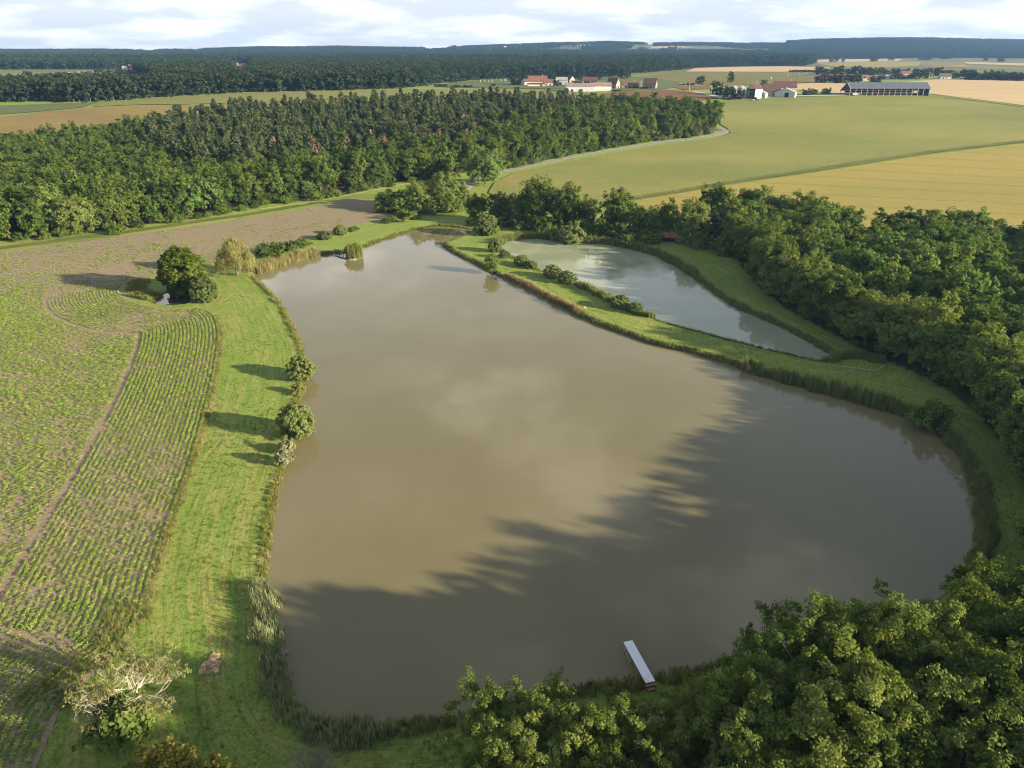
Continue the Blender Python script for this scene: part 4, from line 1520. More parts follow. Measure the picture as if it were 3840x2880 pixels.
for (u, v, s, lb) in [(675, 1665, 1.0, 'bare grey bush at the bottom edge below the reeds'), (1315, 1592, 0.9, 'bare pinkish twigs rising among the trees below the jetty')]:
    p = P(u, v, 1.0)
    e = empty('bare_bush', (p.x, p.y, 0), 0.3, lb, 'bush')
    e.scale = (s, s, s)
    link('stems', bb, e)
p = P(1791, 785, 0.0)
sap = empty('sapling', p, 0, 'lone bright sapling at the end of the upper pond', 'tree')
MB().tube([(0, 0, -0.1), (0.05, 0, 0.9), (0.1, 0, 2.2)], [0.05, 0.04, 0.015], 5).build('trunk', 'bark_pale', sap)
rng = np.random.default_rng(41)
v_, f_ = clump_leaves(np.array([[0.1, 0, 1.9], [0.3, 0.2, 1.5], [-0.2, 0, 1.4], [0.15, 0, 2.6]]), np.full((4, 3), 0.5), 40, 0.22)
link('crown', raw_mesh('crown', v_, f_, 'grass_lush'), sap)


# trees of the village and the far hedges ------------------------------------
far_trees = [(1113, 184, 24, 20, 'left'), (1130, 183, 22, 26, 'left'), (1168, 170, 16, 14, 'behind'), (1193, 178, 18, 24, 'behind'), (1201, 187, 14, 13, 'front'), (1238, 172, 14, 14, 'behind'), (1255, 175, 18, 20, 'behind'), (1272, 173, 16, 16, 'behind'), (1290, 173, 20, 16, 'behind'),
             (1350, 170, 24, 22, 'field'), (1250, 183, 30, 9, 'front')]
far_trees.sort()
for i, (u, v, w, h, _) in enumerate(far_trees):
    tree_px('village_tree', nth(i) + ' tree from the left among the village houses', 'tree', 'mid', u, v, w, h, group='trees of the village', idx=i)
for i, (u, v, w, h) in enumerate(sorted([(1513, 183, 18, 17), (1490, 184, 30, 5), (1545, 204, 24, 27), (1560, 206, 22, 20), (1578, 178, 14, 22), (1587, 214, 24, 26), (1572, 215, 20, 24), (1600, 215, 16, 20), (1649, 184, 14, 11), (1742, 206, 18, 14), (1756, 205, 16, 12), (1779, 203, 11, 11), (1789, 203, 12, 13)])):
    tree_px('farm_tree', nth(i) + ' dark tree from the left round the white farm buildings', 'tree', 'mid', u, v, w, h, group='trees of the farm', idx=i)
hedge = [(1768, 179, 24, 16), (1785, 178, 22, 15), (1800, 179, 20, 16), (1812, 179, 22, 20), (1832, 180, 24, 17), (1850, 180, 24, 19), (1888, 182, 24, 17), (1904, 172, 16, 8), (1935, 171, 26, 10), (1955, 171, 30, 11), (1975, 171, 24, 11), (1995, 169, 22, 19), (2060, 169, 14, 11)]
for i, (u, v, w, h) in enumerate(hedge):
    tree_px('hedge_tree', nth(i) + ' rounded tree from the left in the hedge behind the long shed', 'tree', 'mid', u, v, w, h, group='hedge trees behind the long shed', idx=i)
rr = random.Random(5)
far_row = [(1768 + i * 12.5 + rr.uniform(-4, 4), 160 + 0.010 * i * 12.5 + rr.uniform(-1.5, 2.0), rr.uniform(14, 24), rr.uniform(9, 17)) for i in range(28)]
far_row += [(2080 + i * 11 + rr.uniform(-3, 3), 171 + 0.02 * i * 10 + rr.uniform(-1, 2), rr.uniform(16, 26), rr.uniform(11, 19)) for i in range(14)]
far_row += [(1710 + i * 8, 156, 12, 5) for i in range(9)]
far_row.sort()
for i, (u, v, w, h) in enumerate(far_row):
    tree_px('row_tree', nth(i) + ' tree from the left of the loose belt across the far fields', 'tree', 'mid', u, v, w, h, group='tree belt across the far fields', idx=i)
for i, (u, v, w, h) in enumerate(sorted([(1795, 134, 10, 11), (1806, 134, 10, 12), (1820, 134, 8, 11), (1884, 133, 11, 13), (1892, 133, 11, 12), (1925, 131, 14, 14), (2130, 131, 12, 10), (2160, 133, 16, 9), (2040, 128, 20, 6), (2000, 130, 30, 5)])):
    tree_px('lone_tree', nth(i) + ' lone tree from the left on the pale fields under the dark hill', 'tree', 'mid', u, v, w, h, group='lone trees under the dark hill', idx=i)
for i, (u, v, w, h) in enumerate(sorted([(65, 175, 22, 20), (95, 177, 14, 6), (83, 169, 16, 10), (100, 168, 16, 9), (118, 167, 18, 10), (138, 166, 14, 10), (155, 166, 14, 6), (172, 165, 20, 10), (190, 164, 18, 9), (212, 163, 22, 12), (235, 162, 22, 11), (258, 161, 22, 10), (280, 161, 22, 10), (300, 161, 20, 11), (10, 170, 20, 9), (30, 172, 22, 8)])):
    tree_px('far_hedge_tree', nth(i) + ' tree from the left of the hedge beside the far light green field', 'tree', 'mid', u, v, w, h, group='far left hedge', idx=i)
for i, (u, v, w, h) in enumerate(sorted([(960, 188, 14, 6), (985, 189, 22, 5), (1010, 189, 20, 5), (1066, 187, 10, 6), (945, 188, 16, 7), (1330, 197, 24, 3), (1390, 192, 26, 4), (1370, 191.5, 24, 5)])):
    tree_px('meadow_bush', nth(i) + ' low bush from the left along the village meadow', 'bush', 'mid', u, v, w, h, group='bushes of the village meadow', idx=i)
# bushes at the foot of the left wood
le = smooth(GP([(20, 527), (150, 510), (270, 499), (350, 486), (500, 459), (600, 440), (700, 430), (790, 412), (860, 399)]), 10)
sg = np.concatenate([[0], np.cumsum(np.linalg.norm(np.diff(le, axis=0), axis=1))])
for i, t in enumerate(np.arange(3, sg[-1], 4.3)):
    if rng.random() < 0.25:
        continue
    x0, y0 = np.interp(t, sg, le[:, 0]) + rng.normal() * 1.2, np.interp(t, sg, le[:, 1]) + 1.0 + rng.normal() * 1.4
    plant('edge_bush', nth(i) + ' place from the left in the bush line at the foot of the left wood', 'bush', 'shrub', (x0, y0, float(terrain(x0, y0))), 0.7 + 0.6 * rng.random(), group='bushes along the left wood', crown_mat='leaf_young')
re = smooth(GP([(1060, 372), (1110, 361), (1200, 342), (1300, 324), (1400, 307), (1480, 298), (1535, 288)]), 10)
sg = np.concatenate([[0], np.cumsum(np.linalg.norm(np.diff(re, axis=0), axis=1))])
for i, t in enumerate(np.arange(2, sg[-1], 4.6)):
    x0, y0 = np.interp(t, sg, re[:, 0]) + rng.normal(), np.interp(t, sg, re[:, 1]) + 1.5 + rng.normal()
    plant('lane_bush', nth(i) + ' bush from the oak along the lane side of the left wood', 'bush', 'shrub', (x0, y0, float(terrain(x0, y0))), 0.9 + 0.6 * rng.random(), group='bushes along the lane', crown_mat='leaf_young' if rng.random() < 0.8 else 'leaf_bush')
p = P(170, 503)
plant('spreading_tree', 'broad yellow-flecked tree standing forward from the left wood', 'tree', 'oak', p, 1.0, idx=2, sz=0.93, crown_mat='leaf_near')


# ------------------------------------------------------------------ reeds, grasses and the crop
def blade_clump(name, n, h, spread, width, lean, mat, seed):
    r = np.random.default_rng(seed)
    v, f = [], []
    for i in range(n):
        a = r.random() * 6.283
        q = r.random() ** 0.7 * spread
        x, y = math.cos(a) * q, math.sin(a) * q
        b = r.random() * 6.283
        l = lean * (0.3 + r.random())
        hh = h * (0.6 + 0.45 * r.random())
        dx, dy = math.cos(b) * l * hh, math.sin(b) * l * hh
        c = r.random() * 6.283
        wx, wy = math.cos(c) * width / 2, math.sin(c) * width / 2
        k = len(v)
        v += [(x - wx, y - wy, 0), (x + wx, y + wy, 0), (x + wx * .9 + dx * .35, y + wy * .9 + dy * .35, hh * 0.6), (x - wx * .9 + dx * .35, y - wy * .9 + dy * .35, hh * 0.6), (x + dx, y + dy, hh)]
        f += [(k, k + 1, k + 2, k + 3), (k + 3, k + 2, k + 4)]
    return raw_mesh(name, v, f, mat)


def reed_set(mat, h=1.0, n=16, spread=0.4, width=0.07, lean=0.22):
    return [blade_clump('reed_clump', n, h, spread, width, lean, mat, 60 + i) for i in range(3)]


def belt(name, label, pix, width, off, dens, hgt, meshes, z=WATER_Z, smooth_n=8, patch=None, hvar=0.35):
    """clumps along a bank: pix is the water's edge, off shifts them landwards (left of the line)"""
    c = smooth(GP(pix, z), smooth_n)
    s = np.concatenate([[0], np.cumsum(np.linalg.norm(np.diff(c, axis=0), axis=1))])
    n = int(s[-1] * width * dens)
    t = rng.random(n) * s[-1]
    d = np.gradient(c, axis=0)
    d /= np.linalg.norm(d, axis=1)[:, None] + 1e-9
    x, y = np.interp(t, s, c[:, 0]), np.interp(t, s, c[:, 1])
    nx, ny = -np.interp(t, s, d[:, 1]), np.interp(t, s, d[:, 0])
    o = off + (rng.random(n) - 0.5) * width * (0.6 + 0.8 * value_noise(t / 3.0, t * 0 + 3, 2))
    x, y = x + nx * o, y + ny * o
    keep = np.ones(n, bool)
    if patch:
        keep = value_noise(x / patch, y / patch, 6) > 0.38
    x, y = x[keep], y[keep]
    sd = pond_depth(x, y)
    zz = np.where(sd > -0.8, np.maximum(-(sd + 0.8) * 0.5, -1.2), 0) - 0.05
    h = hgt * (1 - hvar + 2 * hvar * rng.random(len(x))) * (0.75 + 0.5 * value_noise(x / 2.5, y / 2.5, 8))
    w = 0.8 + 0.5 * rng.random(len(x))
    return stuff(name, label, np.column_stack([x, y, zz]), meshes, np.column_stack([w, w, h]))


rng = np.random.default_rng(51)
RB, RG, RP, RT = reed_set('reed_blue', 1, 18, 0.42, 0.07, 0.3), reed_set('reed_green', 1, 18, 0.4, 0.06, 0.2), reed_set('reed_pale', 1, 18, 0.4, 0.07, 0.2), reed_set('reed_tan', 1, 18, 0.4, 0.06, 0.25)
GL = reed_set('grass_lush', 1, 14, 0.35, 0.06, 0.5)
rev = lambda a: list(reversed(a))
belt('tall_reeds', 'blue green reed bed at the lower left corner of the pond', [(578, 1270), (592, 1320), (596, 1380), (603, 1440), (622, 1505), (662, 1552), (720, 1575), (800, 1578), (850, 1572)], 2.6, -0.7, 6.0, 1.5, RB)
belt('near_bank_reeds', 'low green reeds along the bottom bank of the pond', [(840, 1570), (960, 1558), (1030, 1538), (1100, 1518), (1200, 1500), (1300, 1482), (1390, 1470)], 1.8, -0.5, 7, 1.0, RG)
belt('jetty_reeds', 'low reeds along the bank right of the jetty', [(1420, 1468), (1480, 1455), (1540, 1441), (1620, 1424), (1720, 1398), (1820, 1368), (1920, 1336), (2000, 1307)], 1.8, -0.5, 6, 1.0, RG)
belt('reed_wall', 'tall dark reed belt along the lower end of the strip', [(1600, 797), (1700, 828), (1790, 852), (1870, 874), (1940, 895), (1990, 918)], 2.6, 0.5, 7.0, 2.5, reed_set('reed_green', 1, 22, 0.35, 0.05, 0.1))
belt('right_bank_reeds', 'reeds along the right hand bank of the large pond', rev([(2005, 922), (2050, 960), (2085, 1006), (2105, 1056), (2114, 1110), (2114, 1180), (2095, 1236)]), 2.2, -0.6, 6, 1.6, RG)
belt('pale_reeds', 'pale dry reeds beside the weeping willow', [(560, 592), (590, 580), (640, 564), (690, 553)], 3.0, 0.9, 7, 2.4, RP)
belt('top_bank_grass', 'long bank grass along the top shore of the large pond', [(690, 553), (770, 540), (820, 522), (870, 506), (910, 494), (950, 489), (990, 492), (1018, 497)], 1.6, 0.5, 6, 0.9, GL)
belt('far_shore_reeds', 'green reeds along the far shore of the upper pond', [(1080, 531), (1100, 521), (1140, 516), (1200, 518), (1270, 525), (1340, 533), (1400, 548), (1450, 570), (1500, 602)], 2.6, 0.9, 6, 1.9, RG)
belt('far_bank_herbs', 'rough herbs along the right bank of the upper pond', [(1500, 602), (1550, 640), (1600, 670), (1650, 691), (1700, 715), (1750, 741), (1788, 763)], 1.8, 0.6, 6, 0.9, RG, hvar=0.6)
belt('strip_edge_grass', 'dark rough grass along the large pond side of the strip', [(1600, 795), (1500, 764), (1420, 746), (1350, 722), (1280, 696), (1200, 656), (1130, 617), (1080, 596), (1030, 571), (990, 551), (965, 536), (961, 526)][::-1], 1.5, 0.5, 7, 0.9, RG)
belt('strip_dry_reeds', 'dry tan reeds on the large pond side of the strip', [(1085, 600), (1130, 620), (1170, 642), (1215, 662), (1250, 684)], 1.6, 0.9, 6, 1.5, RT)
belt('strip_reeds', 'tall reeds on the upper pond side of the strip', [(1255, 618), (1300, 640), (1340, 660), (1380, 676), (1415, 688)], 2.6, -0.8, 7, 1.7, RG)
belt('strip_small_edge', 'short grass along the upper pond side of the strip', [(1085, 543), (1150, 578), (1255, 618)], 1.2, -0.4, 5, 0.6, GL)
belt('strip_low_edge', 'short grass along the lower upper-pond side of the strip', [(1415, 690), (1500, 716), (1600, 742), (1700, 767), (1780, 783)], 1.2, -0.4, 6, 0.5, GL)
belt('left_bank_grass', 'yellow green tufted grass along the left bank', [(548, 598), (600, 650), (622, 686), (640, 721), (653, 753), (656, 786), (656, 830), (649, 860), (643, 900), (643, 935), (633, 965), (619, 992), (609, 1025), (597, 1070), (587, 1120), (581, 1170), (577, 1215), (581, 1256)], 1.1, -0.3, 8, 0.6, GL + RP[:1])
belt('pond_end_reeds', 'reed patch behind the white rail', [(1800, 790), (1830, 782), (1870, 785), (1905, 792)], 3.0, 1.8, 6, 1.5, RG)
belt('field_edge_grass', 'tall dry grass between crop and mown strip', CROP_EDGE[6:14], 0.9, -0.4, 11, 0.5, RT[:1] + RP[:1] + GL, z=0)
belt('corner_grass', 'long rough grass below the shaded crop corner', CROP_EDGE[13:17], 5.0, -2.2, 3.5, 0.7, GL + RG[:1] + RP[:1], z=0)
belt('pool_sedge', 'long pale sedge around the tiny pool', [(285, 607), (275, 625), (290, 645), (340, 650)], 4.5, 2.5, 4, 1.0, GL + RP[:1], z=0)
belt('margin_grass', 'tall pale grass on the margin beside the wheat', [(1365, 431), (1450, 417), (1600, 391.5), (1750, 370), (2000, 331), (2212, 306)], 2.2, 0.0, 1.2, 1.3, RP, z=None)


# reed island with its plank bridge
isl_g = WATER_Z + 0.4
n = 220
a_ = rng.random(n) * 6.283
q_ = np.sqrt(rng.random(n)) * ISL_R * 0.85
stuff('island_reeds', 'bright green reeds growing on the tiny island', np.column_stack([isl.x + np.cos(a_) * q_, isl.y + np.sin(a_) * q_ * 1.1, 0 * a_ - 0.15]), [GL[0], RG[0], GL[1], RP[0], GL[2]], np.column_stack([np.ones(n), np.ones(n), np.where(rng.random(n) < 0.4, 4.4, 1.6) * (0.7 + 0.5 * rng.random(n))]))
plant('island_bush', 'bright yellow green bush rising from the reeds of the tiny island', 'bush', 'shrub', (isl.x - 0.2, isl.y + 0.6, -0.1), 1.05, sz=1.5, crown_mat='grass_lush')
st = empty('island_stone', (isl.x + 0.2, isl.y - ISL_R * 1.12, WATER_Z), 0, 'pale stone on the shore of the tiny island', 'stone')
MB().tube([(-1.2, 0, 0.05), (-0.4, 0.05, 0.12), (0.5, -0.05, 0.16), (1.3, 0, 0.05)], [0.1, 0.25, 0.22, 0.08], 7).build('slab', 'stone_pale', st)
b0, b1 = P(722, 541, 0.3), P(746, 549, 0.3)
br = empty('foot_bridge', b0, math.atan2(b1.y - b0.y, b1.x - b0.x), 'dark plank footbridge from the bank to the tiny island', 'bridge')
BL = (b1 - b0).length + 1.5
for k in range(4):
    MB().box((BL / 2, -0.36 + k * 0.24, 0.30), (BL, 0.2, 0.07)).build('plank', 'dark_wood', br)
for sx in (0.45, 0.75):
    MB().box((BL * sx, 0, 0.16), (0.14, 1.1, 0.14)).box((BL * sx, 0.45, -0.5), (0.12, 0.12, 1.3)).box((BL * sx, -0.45, -0.5), (0.12, 0.12, 1.3)).build('trestle', 'dark_wood', br)

# crop plants ----------------------------------------------------------------
def crop_plant(seed):
    r = np.random.default_rng(seed)
    v, f = [], []
    for i in range(8):
        a = i * 2.4 + r.normal() * 0.2
        L = 0.15 + 0.14 * r.random()
        z0 = 0.08 + 0.2 * (i / 8)
        c, s = math.cos(a), math.sin(a)
        w = L * 0.36
        k = len(v)
        v += [(0, 0, z0), (c * L * .6 - s * w, s * L * .6 + c * w, z0 + 0.07), (c * L * 1.25, s * L * 1.25, z0 - 0.02), (c * L * .6 + s * w, s * L * .6 - c * w, z0 + 0.07)]
        f += [(k, k + 1, k + 2, k + 3)]
    return raw_mesh('crop_plant', v, f, 'crop_leaf')


rows = []
ROW = 0.80
seg_ = np.diff(crop_edge, axis=0)
sl = np.concatenate([[0], np.cumsum(np.linalg.norm(seg_, axis=1))])
ss_ = np.arange(0, sl[-1], 0.34)
ex, ey = np.interp(ss_, sl, crop_edge[:, 0]), np.interp(ss_, sl, crop_edge[:, 1])
gx_, gy_ = np.gradient(ex), np.gradient(ey)
gl = np.hypot(gx_, gy_) + 1e-9
nxx, nyy = gy_ / gl, -gx_ / gl
# the normal that points into the field
tx, ty = ex + nxx * 3, ey + nyy * 3
if inside(tx, ty, crop_poly).mean() < 0.5:
    nxx, nyy = -nxx, -nyy
HEAD = 22
for k in range(1, HEAD):
    d_ = k * ROW
    x, y = ex + nxx * d_, ey + nyy * d_
    ok_ = dist_line(x, y, crop_edge) > d_ - 0.12
    rows.append(np.column_stack([x[ok_], y[ok_], np.full(ok_.sum(), k)]))
rows = np.concatenate(rows)
e0, e1 = P(0, 545), P(560, 468)
ang = math.atan2(e1.y - e0.y, e1.x - e0.x)
ca, sa = math.cos(ang), math.sin(ang)
rr_ = np.arange(-260, 260, ROW)
cc = np.arange(-330, 330, 0.40)
A_, B_ = np.meshgrid(cc, rr_)
A_ = (A_ + rng.uniform(-0.1, 0.1, A_.shape)).ravel()
B_ = B_.ravel()
ix, iy = -60 + A_ * ca - B_ * sa, 150 + A_ * sa + B_ * ca
k_ = inside(ix, iy, crop_poly) & in_view(ix, iy, 0, 260) & (iy < 300)
ix, iy = ix[k_], iy[k_]
k_ = dist_line(ix, iy, crop_edge) > HEAD * ROW + 0.5
ix, iy = ix[k_], iy[k_]
k_ = dist_line(ix, iy, GP(CROP)[:21]) > 1.0
ix, iy = ix[k_], iy[k_]
cx_ = np.concatenate([rows[:, 0], ix])
cy_ = np.concatenate([rows[:, 1], iy])
k_ = inside(cx_, cy_, crop_poly) & in_view(cx_, cy_, 0, 260)
cx_, cy_ = cx_[k_] + rng.normal(size=k_.sum()) * 0.05, cy_[k_] + rng.normal(size=k_.sum()) * 0.05
dens = 0.35 * value_noise(cx_ / 11 + cy_ / 30, cy_ / 11, 12) + 0.40 * value_noise(cx_ / 3.1, cy_ / 3.1 + cx_ / 9, 13) + 0.25 * value_noise(cx_ / 1.3, cy_ / 1.3, 14)
fade = np.clip((cy_ - 165) / 80, 0, 1)
k_ = rng.random(len(cx_)) < np.clip(0.85 * dens + 0.42 - 0.75 * fade, 0.05, 0.95)
cx_, cy_, dens = cx_[k_], cy_[k_], dens[k_]
scl_ = (0.72 + 0.66 * dens - 0.2 * fade[k_]) * (0.75 + 0.5 * rng.random(len(cx_)))
stuff('crop_rows', 'young green crop plants in rows across the soil', np.column_stack([cx_, cy_, np.full(len(cx_), 0.05)]), [crop_plant(i) for i in range(4)], scl_)

# tufts standing out of the mown banks, thinning out with distance
tu = [blade_clump('grass_tuft', 9, 0.13, 0.2, 0.04, 1.0, 'grass_tuft', 90 + i) for i in range(3)]
tx = rng.uniform(-110, 90, 300000)
ty = rng.uniform(40, 230, 300000)
k_ = in_view(tx, ty, 0, 20) & ~inside(tx, ty, crop_poly)
tx, ty = tx[k_], ty[k_]
sd_ = pond_depth(tx, ty)
k_ = (sd_ < -0.6) & (sd_ > -40) & (rng.random(len(tx)) < (0.25 + 0.5 * value_noise(tx / 2.2, ty / 2.2, 31)) * np.exp(-np.maximum(ty - 60, 0) / 90))
tx, ty = tx[k_], ty[k_]
stuff('bank_grass', 'rough tufts of grass on the mown banks', np.column_stack([tx, ty, 0 * tx - 0.03]), tu, 0.7 + 1.0 * rng.random(len(tx)))


# ------------------------------------------------------------------ jetty and small things by the water
ja, jb, jc, jd = P(1345, 1387, 0.75), P(1367.5, 1383, 0.75), P(1414, 1472, 0.75), P(1396, 1475, 0.75)
f_mid, n_mid = (ja + jb) / 2, (jc + jd) / 2
JL = (n_mid - f_mid).length
JW = ((jb - ja).length + (jc - jd).length) / 2
jt = empty('jetty', (n_mid.x, n_mid.y, 0), math.atan2(f_mid.y - n_mid.y, f_mid.x - n_mid.x), 'white plank jetty reaching into the muddy pond', 'jetty')
print('jetty', JL, JW)
for k in range(8):
    w = JW / 8
    MB().box((JL / 2, -JW / 2 + w * (k + 0.5), 0.745 + (k % 2) * 0.004), (JL, w - 0.012, 0.04)).build('plank', 'deck_white', jt)
for s in (-1, 1):
    MB().box((JL / 2, s * (JW / 2 - 0.05), 0.66), (JL - 0.1, 0.07, 0.12)).build('side_beam', 'old_wood', jt)
for x in (JL - 0.25, JL - 1.9, JL - 3.6):
    MB().box((x, 0, 0.55), (0.1, JW - 0.1, 0.1)).build('cross_beam', 'old_wood', jt)
    for s in (-1, 1):
        MB().tube([(x, s * (JW / 2 - 0.08), -1.6), (x, s * (JW / 2 - 0.08), 0.72)], 0.055, 8).build('leg', 'metal_grey', jt)
for s in (-1, 1):
    MB().tube([(JL - 0.25, s * (JW / 2 + 0.0), 0.55), (JL - 1.9, s * (JW / 2 + 0.0), -0.35)], 0.035, 6).build('brace', 'metal_grey', jt)
MB().box((-0.12, 0, 0.3), (0.3, JW + 0.1, 0.5)).box((-0.4, 0.06, 0.12), (0.3, JW * 0.8, 0.3)).build('step', 'earth', jt)


def heap(name, label, cat, p, rx, ry, h, mat, seed, n=26):
    r = np.random.default_rng(seed)
    v, f = [], []
    rings = 7
    for i in range(rings):
        t = i / (rings - 1)
        for k in range(n):
            a = 2 * math.pi * k / n
            w = 1 + 0.22 * math.sin(3 * a + seed) + 0.13 * math.sin(7 * a) + 0.08 * r.normal()
            v.append((math.cos(a) * rx * t * w, math.sin(a) * ry * t * w, h * (1 - t ** 1.6) + 0.05 * h * r.normal() * (t < 1) - 0.03 * (t == 1)))
    for i in range(rings - 1):
        for k in range(n):
            f.append((i * n + k, (i + 1) * n + k, (i + 1) * n + (k + 1) % n, i * n + (k + 1) % n))
    o = link(name, raw_mesh(name, v, f, mat), None, p)
    return tag(o, label, cat)


heap('straw_heap', 'flattened heap of dry straw on the shaded mown bank', 'straw heap', P(457, 1434, 0.05), 1.0, 1.5, 0.28, 'straw', 3)
rng = np.random.default_rng(61)
hp = P(457, 1434, 0.1)
nn = 120
aa, qq = rng.random(nn) * 6.283, np.sqrt(rng.random(nn))
stuff('loose_straw', 'loose straw spilling over the heap', np.column_stack([hp.x + np.cos(aa) * qq * 1.1, hp.y + np.sin(aa) * qq * 1.6, 0.05 + 0.25 * (1 - qq)]), [blade_clump('straw_wisp', 6, 0.22, 0.15, 0.03, 1.6, 'reed_tan', 71)], 0.7 + 0.6 * rng.random(nn))
heap('earth_patch', 'bare reddish earth where the bottom bank is trodden', 'bare earth', P(993, 1556, 0.03), 1.6, 0.9, 0.12, 'earth', 5)
heap('trodden_bank', 'trodden dark earth gap in the lower left reed bed', 'bare earth', P(597, 1408, 0.0), 1.2, 0.6, 0.15, 'earth', 8)
heap('grey_boulder', 'small grey boulder on the mown strip between the ponds', 'stone', P(1263, 665, 0.0), 0.5, 0.35, 0.45, 'stone_pale', 9, 12)
r0, r1, r2_ = P(1816, 791, 0.8), P(1894, 800, 0.8), P(1912, 787, 0.8)
rl = empty('rail_fence', (r0.x, r0.y, 0), 0, 'low white rail fence at the end of the upper pond', 'fence')
for a, b in ((r0, r1), (r1, r2_)):
    MB().tube([(a.x - r0.x, a.y - r0.y, 0.8), (b.x - r0.x, b.y - r0.y, 0.8)], 0.045, 6).build('rail', 'concrete', rl)
for q in (r0, (r0 + r1) / 2, r1, r2_):
    MB().tube([(q.x - r0.x, q.y - r0.y, -0.3), (q.x - r0.x, q.y - r0.y, 0.86)], 0.06, 6).build('post', 'old_wood', rl)
q = P(338, 612, 0)
MB().tube([(0, 0, -0.2), (0, 0, 1.3)], 0.06, 6).box((0, 0, 1.33), (0.16, 0.16, 0.06)).build('marker_post', 'old_wood', None, q)
tag(bpy.data.objects['marker_post'], 'short pale post in the sedge by the tiny pool', 'post')


# ------------------------------------------------------------------ buildings
def house(name, label, u, v, lpx, width, eave, ridge, rz=0.0, wall='cream_wall', roof='tile_red', over=0.35, cat='house', openings=(), chimney=False, z_off=0.0, group=None):
    """gabled building: ridge along its own X; lpx: length in photo units when seen square on
    openings: (kind, side, along -0.5..0.5, width, bottom, top, material) with side F(-Y) B L(-X) R(+X)"""
    p = P(u, v)
    L = metres(lpx, p)
    e = empty(name, (p.x, p.y + width / 2, p.z - 0.3 + z_off), rz, label, cat, group)
    H, W = eave, width
    x, y = L / 2, W / 2
    vts = [(-x, -y, -1), (x, -y, -1), (x, y, -1), (-x, y, -1), (-x, -y, H), (x, -y, H), (x, y, H), (-x, y, H), (-x, 0, ridge), (x, 0, ridge)]
    fcs = [(0, 1, 5, 4), (2, 3, 7, 6), (1, 2, 6, 9, 5), (3, 0, 4, 8, 7)]
    link('wall', raw_mesh('wall', vts, fcs, wall), e)
    sl_ = (ridge - H) / y
    rf = MB()
    th = 0.22
    for s in (-1, 1):
        yo = s * (y + over)
        zo = H - sl_ * over + 0.03
        a = [(-x - over, 0, ridge + 0.03), (x + over, 0, ridge + 0.03), (x + over, yo, zo), (-x - over, yo, zo)]
        b = [(q[0], q[1], q[2] + th) for q in a]
        f = [(0, 1, 2, 3), (7, 6, 5, 4), (2, 6, 7, 3), (1, 5, 6, 2), (0, 3, 7, 4)]
        if s > 0:
            f = [tuple(reversed(k)) for k in f]
        rf.add(a + b, f)
    r = rf.build('roof', roof, e)
    if chimney:
        MB().box((x * 0.55, 0.3, ridge + 0.5), (0.7, 0.7, 1.8)).build('chimney', wall, r)
    for kind, side, t, w, z0, z1, mat in openings:
        m = MB()
        if side in 'FB':
            s = -1 if side == 'F' else 1
            m.box((t * L, s * (y + 0.03), (z0 + z1) / 2), (w, 0.08, z1 - z0))
        else:
            s = -1 if side == 'L' else 1
            m.box((s * (x + 0.03), t * W, (z0 + z1) / 2), (0.08, w, z1 - z0))
        m.build(kind, mat, e)
    return e


WIN = lambda side, t: ('window', side, t, 1.3, 1.2, 2.6, 'dark_open')
DOOR = lambda side, t, w=1.4, h=2.3, m='dark_wood': ('door', side, t, w, 0.1, h, m)
house('farmhouse', 'long farmhouse with a large red tiled roof', 1161, 184, 41, 11, 4.2, 9.5, 0.05, 'cream_wall', 'tile_red', openings=[WIN('F', -0.3), WIN('F', 0.1), WIN('F', 0.35), DOOR('F', -0.1)], chimney=True)
house('farm_wing', 'lower red-roofed wing at the right end of the long farmhouse', 1184.5, 186, 21, 8, 3.6, 6.6, 0.05, 'cream_wall', 'tile_red', openings=[DOOR('F', 0.2), WIN('F', -0.25)])
house('farm_annex', 'grey gabled annex at the left end of the long farmhouse', 1135, 185, 13, 8, 4, 7, 0.5, 'grey_wall', 'tile_brown', openings=[WIN('F', 0)])
house('front_lean', 'low white lean-to in front of the long farmhouse', 1158, 187, 36, 4, 2.6, 3.6, 0.05, 'white_paint', 'tile_maroon', openings=[DOOR('F', 0.3, 2.5, 2.2)])
house('pale_barn', 'pale barn with a grey sheet roof behind the village', 1214, 184, 24, 12, 5.2, 8.2, -0.1, 'grey_wall', 'sheet_grey', cat='barn', openings=[('door', 'F', -0.1, 3, 0.1, 3.2, 'dark_open')])
house('gable_cottage', 'cream gabled cottage right of the pale barn', 1233, 180, 13, 8, 3.8, 8.0, -1.0, 'cream_wall', 'tile_brown', openings=[WIN('R', 0), WIN('F', 0.2)])
house('open_barn', 'open dark barn with a maroon roof in the village', 1275, 187, 33, 13, 6.2, 9.4, -0.05, 'stone_wall', 'tile_maroon', cat='barn', openings=[('door', 'F', -0.2, 6, 0.1, 5.5, 'dark_open'), ('door', 'F', 0.25, 6, 0.1, 5.5, 'dark_open')])  # both open bays are slabs on solid wall, coloured as the shade within
house('long_barn', 'long white barn with a mauve roof nearest the pines', 1253, 199, 62, 14, 5.2, 7.6, 0.0, 'white_sheet', 'sheet_mauve', cat='barn', openings=[('door', 'F', -0.28, 2.2, 0.1, 2.6, 'dark_open'), ('door', 'F', 0.0, 2.2, 0.1, 2.6, 'dark_open'), ('door', 'F', 0.3, 2.0, 0.1, 2.4, 'white_paint')])
house('stable_block', 'white stable block with a row of five doors', 1301, 196, 39, 11, 4.8, 7.2, 0.02, 'stone_wall', 'sheet_mauve', cat='barn', openings=[('door', 'F', -0.40 + 0.2 * k, 3.4, 0.2, 3.9, 'white_paint') for k in range(5)])
house('stone_house', 'stone house with a steep brown roof and gable right of the stables', 1326, 192, 22, 10, 4.6, 10.2, -0.55, 'stone_wall', 'tile_brown', openings=[DOOR('R', 0.1, 2.2, 2.8), WIN('R', -0.3), WIN('F', 0.2)])
